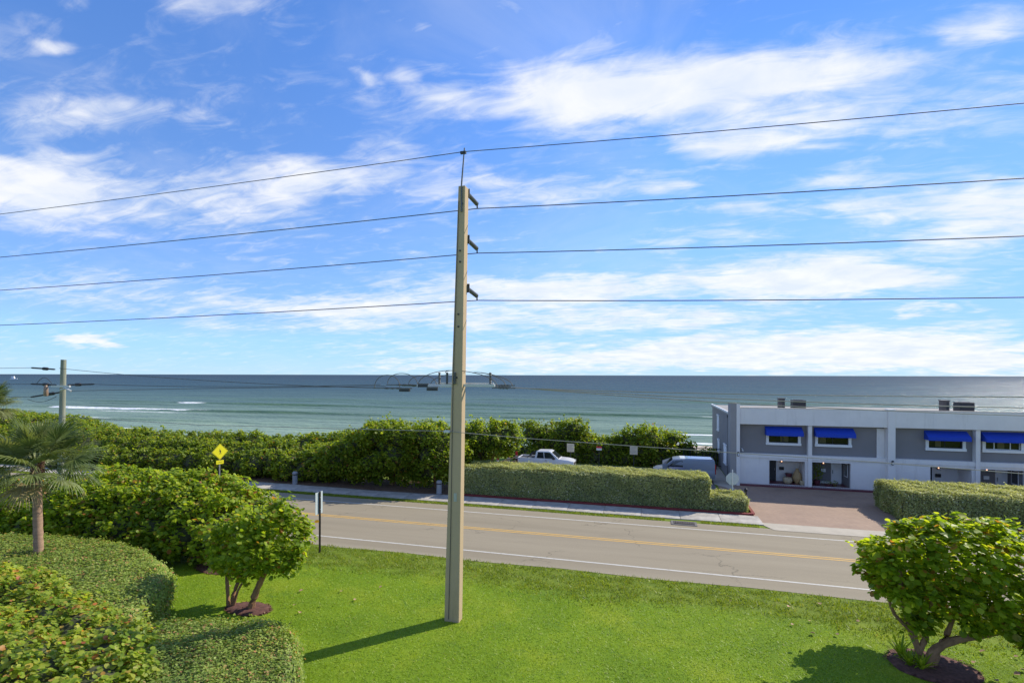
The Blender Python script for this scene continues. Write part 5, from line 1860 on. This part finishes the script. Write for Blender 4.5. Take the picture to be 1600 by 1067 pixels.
# the two sculpted sea grape trees on the lawn
lobL = [(-14.5, 16.7, 2.7, 1.5, 1.3, 1.05), (-13.6, 16.6, 2.6, 0.9, 1.0, 0.95), (-15.6, 16.4, 2.4, 0.85, 0.9, 0.9), (-14.2, 16.6, 3.05, 1.1, 1.0, 0.75), (-13.35, 16.5, 2.05, 0.65, 0.7, 0.55), (-14.9, 16.2, 2.1, 1.2, 1.0, 0.75), (-14.0, 16.0, 2.2, 1.0, 0.85, 0.65), (-16.0, 16.2, 1.75, 0.55, 0.6, 0.45)]
grape_bush('sea_grape_tree', 'small multi stemmed sea grape tree on lawn left of sign back', 'tree', lobL, 125, 0.15, 'grape_near',
           [([(-15.85, 16.3, -0.1), (-15.9, 16.3, 0.7), (-15.95, 16.3, 1.6), (-15.9, 16.4, 2.4)], 0.075, 0.045), ([(-15.7, 16.35, -0.1), (-15.6, 16.3, 0.5), (-15.3, 16.3, 1.2), (-14.9, 16.4, 2.2)], 0.10, 0.05), ([(-15.65, 16.3, -0.1), (-15.35, 16.25, 0.7), (-14.9, 16.2, 1.3), (-14.6, 16.3, 2.0)], 0.05, 0.03),
            ([(-14.85, 16.3, -0.1), (-14.65, 16.3, 0.5), (-14.4, 16.3, 1.05), (-14.05, 16.3, 1.55), (-13.4, 16.4, 1.8), (-12.9, 16.5, 2.1)], 0.15, 0.06), ([(-14.2, 16.3, 1.4), (-14.2, 16.5, 2.0), (-14.3, 16.7, 2.8)], 0.08, 0.04)], 0, 1.2, None, 300, 'grape_one', 1.1, 0.35, 0.7, 'round', 150, clump=0.42)
lobR = [(9.2, 18.8, 3.3, 2.1, 1.8, 1.2), (7.6, 18.5, 3.25, 1.0, 1.1, 1.05), (7.25, 18.4, 2.75, 0.6, 0.8, 0.6), (10.9, 18.7, 2.95, 2.0, 1.7, 1.3), (12.6, 18.6, 2.4, 1.5, 1.5, 1.2), (8.5, 18.4, 3.6, 1.3, 1.2, 0.85), (10.2, 18.2, 2.4, 1.5, 1.2, 0.85), (8.9, 18.1, 2.6, 1.1, 0.9, 0.75), (11.4, 18.0, 1.85, 1.2, 1.0, 0.65), (9.7, 18.3, 2.0, 1.2, 1.0, 0.6), (10.8, 18.0, 1.75, 1.2, 1.0, 0.6), (8.6, 18.3, 2.15, 0.8, 0.8, 0.5), (7.95, 18.5, 2.1, 0.65, 0.7, 0.6), (8.3, 20.1, 2.5, 1.3, 1.1, 0.95), (10.0, 20.2, 2.6, 1.4, 1.1, 1.0), (8.05, 18.4, 1.35, 0.4, 0.4, 0.3)]
grape_bush('sea_grape_tree', 'spreading sea grape tree with twisted trunk at lower right of lawn', 'tree', lobR, 130, 0.16, 'grape_near',
           [([(8.15, 18.75, -0.1), (8.0, 18.7, 0.55), (7.75, 18.6, 1.2), (7.5, 18.5, 2.2), (7.45, 18.5, 3.0)], 0.115, 0.05), ([(8.25, 18.7, -0.1), (8.35, 18.6, 0.5), (8.75, 18.5, 0.95), (9.4, 18.4, 1.25), (10.4, 18.5, 1.6), (11.4, 18.6, 2.2)], 0.15, 0.06), ([(8.35, 18.75, -0.1), (8.6, 18.75, 0.6), (8.9, 18.8, 1.3), (9.2, 18.9, 2.4)], 0.12, 0.05),
            ([(7.8, 18.6, 1.1), (7.3, 18.5, 1.6), (7.05, 18.4, 2.3)], 0.07, 0.03), ([(8.05, 18.7, 0.5), (8.25, 18.6, 1.2), (8.3, 18.5, 2.4)], 0.1, 0.05), ([(7.9, 18.65, 0.8), (7.95, 18.6, 1.6), (8.1, 18.6, 2.6)], 0.06, 0.03)], 0, 0.75, None, 300, 'grape_one', 1.1, 0.35, 0.7, 'round', 130, clump=0.42)


def mulch(x, y, rx, ry, label, m='mulch'):
    mb = MB()
    n = 36
    vs, fs = [(0, 0, 0.09)], []
    for ring, (k, z) in enumerate(((0.5, 0.085), (0.85, 0.06), (1.0, 0.012))):
        for i in range(n):
            a = 2 * math.pi * i / n
            q = k * (1 + 0.04 * math.sin(3 * a + x) + 0.02 * math.sin(9 * a))
            vs.append((rx * q * math.cos(a), ry * q * math.sin(a), z))
    for i in range(n):
        j = (i + 1) % n
        fs.append((0, 1 + i, 1 + j))
        for r_ in range(2):
            fs.append((1 + r_ * n + i, 1 + (r_ + 1) * n + i, 1 + (r_ + 1) * n + j, 1 + r_ * n + j))
    mb.add(vs, fs)
    o = mb.build('mulch_bed', M[m], loc=(x, y, 0.0), smooth=True)
    o['kind'] = 'structure'
    n = 700
    a = rng.uniform(0, 6.283, n)
    r = np.sqrt(rng.uniform(0, 1.12, n))
    P = np.stack([rx * r * np.cos(a), ry * r * np.sin(a), 0.03 + 0.06 * np.clip(1 - r, 0, 1)], 1)
    scatter_leaves('bark_chips', P, np.tile([0, 0, 1.0], (n, 1)), 0.085, M['chips'], o, 'small', 1.2, 0.5, 0.5)


M['chips'] = leafmat('bark_chips', [(0, (0.07, 0.03, 0.022)), (0.6, (0.15, 0.07, 0.05)), (0.9, (0.22, 0.13, 0.09)), (1, (0.33, 0.24, 0.16))], 0.02, 0.8, spec=0.15)
mulch(8.4, 18.75, 1.2, 1.0, '')
mulch(-14.9, 16.3, 0.95, 0.55, '')
mulch(-19.2, 19.4, 1.4, 0.7, '')
# spiky plants at the foot of the right tree
for k, (x, y, s, lb) in enumerate(((7.65, 18.95, 0.75, 'spiky green rosette plant left of the twisted sea grape trunk'), (7.95, 18.35, 0.6, 'spiky green rosette plant in front of the twisted trunk'), (7.7, 18.5, 0.5, 'smallest spiky plant at left front of the mulch bed'))):
    t = thing('rosette_plant', lb, 'plant', (x, y, 0.05))
    for i in range(22):
        a = i * 2.4
        tilt = 0.25 + 0.9 * (i / 22)
        L = s * random.uniform(0.75, 1.1)
        vs, fs = [], []
        for q in range(5):
            u = q / 4
            d = L * u * math.sin(tilt * (0.6 + 0.5 * u))
            z = L * u * math.cos(tilt * (0.6 + 0.5 * u))
            w = 0.045 * (1 - u) ** 0.6 * (0.6 + u) + 0.002
            c, s_ = math.cos(a), math.sin(a)
            vs += [(d * c - w * s_, d * s_ + w * c, z), (d * c + w * s_, d * s_ - w * c, z)]
        for q in range(4):
            fs.append((2 * q, 2 * q + 1, 2 * q + 3, 2 * q + 2))
        MB().add(vs, fs).build('blade', M['grape_one'], t)

# clipped hedges in the left foreground
fpA = smooth_poly([(-36, 15.5), (-30, 17.2), (-26, 18.0), (-22.6, 17.8), (-19.4, 16.7), (-17.4, 15.2), (-16.3, 13.6), (-15.7, 12.3), (-16.8, 11.0), (-22, 10.5), (-30, 10.5), (-36, 12)], 3)
hedge('clipped_hedge', 'large rounded flat topped clipped hedge around the palm trunk', 'hedge', fpA, 1.42, 0.5, M['clip'], 0.10, 560, 560, 0.06, 0.06, None, 0.15, 0.6, 0.75)
fpB = smooth_poly([(-16.3, 11.9), (-13.6, 13.3), (-11.8, 13.9), (-10.3, 13.3), (-9.15, 11.9), (-8.55, 10.6), (-8.45, 8.6), (-10, 7.5), (-14, 7.6), (-16.5, 10.0)], 3)
hedge('clipped_hedge', 'small leaved rounded clipped hedge at bottom, left of lawn shadow', 'hedge', fpB, 1.32, 0.45, M['clip'], 0.088, 760, 700, 0.055, 0.06, None, 0.15, 0.6, 0.75)
# patch of larger orange tinged sea grape leaves
rp_ = random.Random(11)
lobP = []
for (x, y) in [(-24, 12.6), (-22.6, 12.9), (-21, 12.7), (-19.6, 12.2), (-18.2, 11.9), (-16.8, 11.5), (-15.4, 11.2), (-14.2, 10.4), (-13.2, 9.5), (-23, 11.3), (-21.3, 11.0), (-19.5, 10.6), (-17.8, 10.2), (-16.2, 9.8), (-14.8, 9.2), (-13.6, 8.4), (-20, 9.3), (-18, 8.8), (-16, 8.2), (-14.6, 7.4), (-22, 9.6), (-12.7, 8.4)]:
    lobP.append((x, y, 1.05 + rp_.uniform(-0.1, 0.12), 1.15, 1.05, 0.85))
grape_bush('sea_grape_shrub', 'spreading sea grape shrub with orange tinged leaves at lower left corner', 'shrub', lobP, 195, 0.116, 'grape_orange', None, 0.76, 0.3, None, 300, 'grape_orange_one', 1.5, 0.25, 0.8, 'round', 200, clump=0.34)

# boxed hedges across the road
hedge('boxed_hedge', 'long tall box clipped hedge beyond the road with red kerb', 'hedge', rect(-13.7, 3.75, 36.15, 38.9), 2.15, 0.14, M['ficus'], 0.11, 620, 560, 0.035, 0.045, None, 0.12, 0.25, 0.5)
hedge('boxed_hedge', 'short low box clipped hedge in front of the stop sign', 'hedge', rect(3.8, 6.05, 36.2, 38.6), 0.98, 0.12, M['ficus'], 0.10, 640, 560, 0.035, 0.04, None, 0.1, 0.25, 0.5)
hedge('boxed_hedge', 'box clipped hedge right of the brick driveway before the building', 'hedge', rect(14.9, 30, 36.6, 40.9), 1.85, 0.14, M['ficus'], 0.11, 560, 520, 0.04, 0.06, None, 0.12, 0.25, 0.5)

# ------------------------------------------------------------------ palms


def frond_mesh(seed, droop):
    rnd = random.Random(seed)
    V, F = [], []
    pl_, n = 1.0, 6
    pts = []
    for i in range(n + 1):
        u = i / n
        pts.append(Vector((pl_ * u, 0, -droop * 0.25 * u * u)))
    for i, p in enumerate(pts):
        w = 0.022 * (1 - 0.4 * i / n)
        V += [(p.x, -w, p.z), (p.x, w, p.z), (p.x, 0, p.z - 0.02)]
    for i in range(n):
        a = 3 * i
        F += [(a, a + 3, a + 4, a + 1), (a + 1, a + 4, a + 5, a + 2), (a + 2, a + 5, a + 3, a)]
    hub = pts[-1]
    ns = 42
    for k in range(ns):
        s = (k + 0.5) / ns * 2 - 1
        ang = s * R(128)
        back = abs(s)
        base = hub + Vector((0.28 * (1 - back), 0, 0.02 * (1 - back)))
        L = (1.15 - 0.35 * back ** 2) * rnd.uniform(0.9, 1.06)
        dirv = Vector((math.cos(ang), math.sin(ang), 0.28 * back + rnd.uniform(-0.05, 0.05)))
        side = Vector((-math.sin(ang), math.cos(ang), 0))
        b0 = len(V)
        for q in range(6):
            u = q / 5
            p = base + dirv * (L * u) + Vector((0, 0, -droop * (0.22 * u * u + 0.42 * max(0, u - 0.5) ** 2 * (1 + rnd.uniform(0, 0.6)))))
            w = (0.012 + 0.055 * u) if u < 0.45 else 0.037 * (1 - u) / 0.55 + 0.002
            V += [tuple(p - side * w), tuple(p + Vector((0, 0, 0.012))), tuple(p + side * w)]
        for q in range(5):
            a = b0 + 3 * q
            F += [(a, a + 1, a + 4, a + 3), (a + 1, a + 2, a + 5, a + 4)]
    me = bpy.data.meshes.new('frond')
    me.from_pydata(V, [], F)
    me.materials.append(M['frond'])
    return me


FR = [frond_mesh(i, d) for i, d in enumerate((0.35, 0.7, 1.2, 1.7))]
FRD = [m.copy() for m in FR[2:]]
for m_ in FRD:
    m_.materials[0] = M['frond_dry']


def palm(loc, h, label, seed, scale=1.0, nf=38):
    t = thing('sabal_palm', label, 'palm tree', loc, seed)
    rnd = random.Random(seed)
    pts, rs = [], []
    for i in range(26):
        u = i / 25
        pts.append((0.16 * u * u + 0.05 * math.sin(u * 3), 0.04 * math.sin(u * 2.5), h * u - (0.2 if i == 0 else 0)))
        rs.append((0.172 - 0.02 * u + 0.008 * math.sin(i * 2.4)) * (1 + (0.05 if i % 2 else 0)))
    MB().tube(pts, rs, 16).build('trunk', M['palm_bark'], t, smooth=True)
    top_ = Vector(pts[-1])
    bt = MB()
    for i in range(34):
        a = i * 2.4
        z = h - 0.62 + 0.68 * (i / 34)
        r0 = 0.15
        d = Vector((math.cos(a), math.sin(a), 0))
        c = Vector((top_.x, top_.y, z))
        s = Vector((-d.y, d.x, 0)) * 0.062
        p0, p1 = c + d * r0 * 0.8, c + d * (r0 + 0.12) + Vector((0, 0, 0.22))
        bt.add([p0 - s, p0 + s, p1 + s * 0.55, p1 - s * 0.55, p0 - s - d * 0.05 + Vector((0, 0, 0.07)), p0 + s - d * 0.05 + Vector((0, 0, 0.07)), p1 + s * 0.5 - d * 0.05, p1 - s * 0.5 - d * 0.05],
               [(0, 1, 2, 3), (7, 6, 5, 4), (0, 4, 5, 1), (1, 5, 6, 2), (2, 6, 7, 3), (3, 7, 4, 0)])
    bt.build('leaf_bases', M['boots'], t)
    for i in range(nf):
        u = i / (nf - 1)
        dry = u < 0.05
        elev = R(-22 + 104 * u ** 0.9) + rnd.uniform(-0.12, 0.12)
        a = i * 2.39996 + rnd.uniform(-0.2, 0.2)
        k = 3 if u < 0.25 else (2 if u < 0.55 else (1 if u < 0.8 else 0))
        me = FRD[rnd.randint(0, 1)] if dry else FR[k]
        o = bpy.data.objects.new('frond', me)
        COL.objects.link(o)
        o.parent = t
        s = scale * rnd.uniform(0.86, 1.08) * (0.85 if u > 0.85 else 1.0)
        roll = rnd.uniform(-0.4, 0.4)
        o.matrix_local = Matrix.Translation(top_ + Vector((0.1 * math.cos(a), 0.1 * math.sin(a), 0.25 * u))) @ Matrix.Rotation(a, 4, 'Z') @ Matrix.Rotation(-elev, 4, 'Y') @ Matrix.Rotation(roll, 4, 'X') @ Matrix.Scale(s, 4)
        if dry:
            o['label'] = 'dry straw coloured frond'
    return t


palm((-25.2, 15.8, 0), 5.0, 'sabal palm with slender grey trunk rising from the round hedge', 3, 0.98, 34)
palm((-67.2, 37.2, 0), 5.7, 'distant palm cut off at the left edge above the thicket', 8, 1.15, 32)

# ------------------------------------------------------------------ grass and fallen leaves


def blades(name, P, h, w, m, lean=0.5):
    n = len(P)
    a = rng.uniform(0, 2 * math.pi, n)
    side = np.stack([np.cos(a), np.sin(a), np.zeros(n)], 1) * (w * rng.uniform(0.6, 1.3, n))[:, None]
    hh = (h * rng.uniform(0.5, 1.35, n))
    ln = rng.normal(0, lean, (n, 2)) * hh[:, None]
    tip = P + np.stack([ln[:, 0], ln[:, 1], hh], 1)
    V = np.stack([P - side, P + side, tip], 1).reshape(-1, 3)
    o = np_mesh(name, V, np.arange(3 * n), np.full(n, 3), m)
    o['kind'] = 'stuff'
    return o


n = 260000
q = rng.uniform(0, 1, n)
Y = 8.5 + 15.0 * q ** 1.15
X = rng.uniform(-21, 20, n)
ok = (np.abs((X + 0.27 * Y) / (Y * 1.0 + 0.1)) < 1.25)
for cx, cy, rx, ry in ((8.35, 18.75, 1.3, 1.1), (-14.95, 16.3, 1.2, 0.7), (-19.2, 19.4, 1.35, 0.65)):
    ok &= ((X - cx) / rx) ** 2 + ((Y - cy) / ry) ** 2 > 1
for poly in (fpA, fpB):
    d, ins = poly_dist(np.stack([X, Y], 1), inset(poly, 0.1)[::3])
    ok &= ~ins
ok &= (np.abs(X + 7.02) > 0.32) | (np.abs(Y - 17.6) > 0.22)
X, Y = X[ok], Y[ok]
edge = Y > 20.8 + 0.5 * np.sin(X * 0.5) + 0.6 * rng.normal(0, 1, len(X)) * 0.6
P = np.stack([X, Y, np.zeros(len(X))], 1)
tag(blades('grass', P[~edge], 0.04, 0.013, M['grass'], 1.2), 'short mown green grass of the lawn', 'grass')
e = P[edge]
clump = np.sin(e[:, 0] * 2.3 + np.sin(e[:, 1] * 3.1) * 2) * np.cos(e[:, 1] * 2.9 + e[:, 0]) + rng.normal(0, 0.5, len(e))
tag(blades('grass', e[clump > -0.35], 0.10, 0.016, M['grass_rough'], 0.7), 'rougher darker grass along the near road edge', 'grass')
n = 26000
X = rng.uniform(-60, 6.2, n)
Y = rng.uniform(33.02, 33.62, n)
ok = ~((X > 0.8) & (X < 2.9)) & (rng.uniform(0, 1, n) < np.where(X < -9, 1.0, 0.7))
P = np.stack([X[ok], Y[ok], np.zeros(ok.sum())], 1)
tag(blades('grass', P, 0.09, 0.02, M['grass_rough'], 0.7), 'thin grass strip between the far road edge and pavement', 'grass')

lm = bpy.data.meshes.new('fallen_leaf')
lm.from_pydata([tuple(v * np.array([1, 1, 2.0])) for v in ROUND], [], ROUND_F)
lm.materials.append(M['fallen'])
spots = [(5.1, 21.95), (6.4, 22.5), (5.6, 21.0), (6.2, 20.2), (5.4, 20.1), (4.9, 20.6), (10.1, 20.6), (10.4, 19.9), (9.9, 19.3), (10.8, 19.3), (10.6, 18.9), (11.2, 18.7), (9.7, 18.3), (11.4, 19.8), (9.3, 17.9), (10.2, 17.6), (-13.4, 16.9), (-12.8, 16.5), (-12.4, 17.4), (-13.1, 15.4), (-12.2, 18.4), (-11.5, 17.9), (-14.0, 18.2), (-10.9, 19.2), (-17.0, 17.6), (7.4, 21.3), (8.8, 21.4), (9.5, 22.4)]
for x, y in spots:
    o = bpy.data.objects.new('fallen_leaf', lm)
    COL.objects.link(o)
    o.location = (x + random.uniform(-0.2, 0.2), y + random.uniform(-0.2, 0.2), 0.07)
    o.rotation_euler = (random.uniform(-0.4, 0.4), random.uniform(-0.4, 0.4), random.uniform(0, 6))
    s = random.uniform(0.11, 0.18)
    o.scale = (s, s, s)
    tag(o, 'dry fallen sea grape leaf lying on the lawn', 'leaf', 'fallen leaves on the lawn')
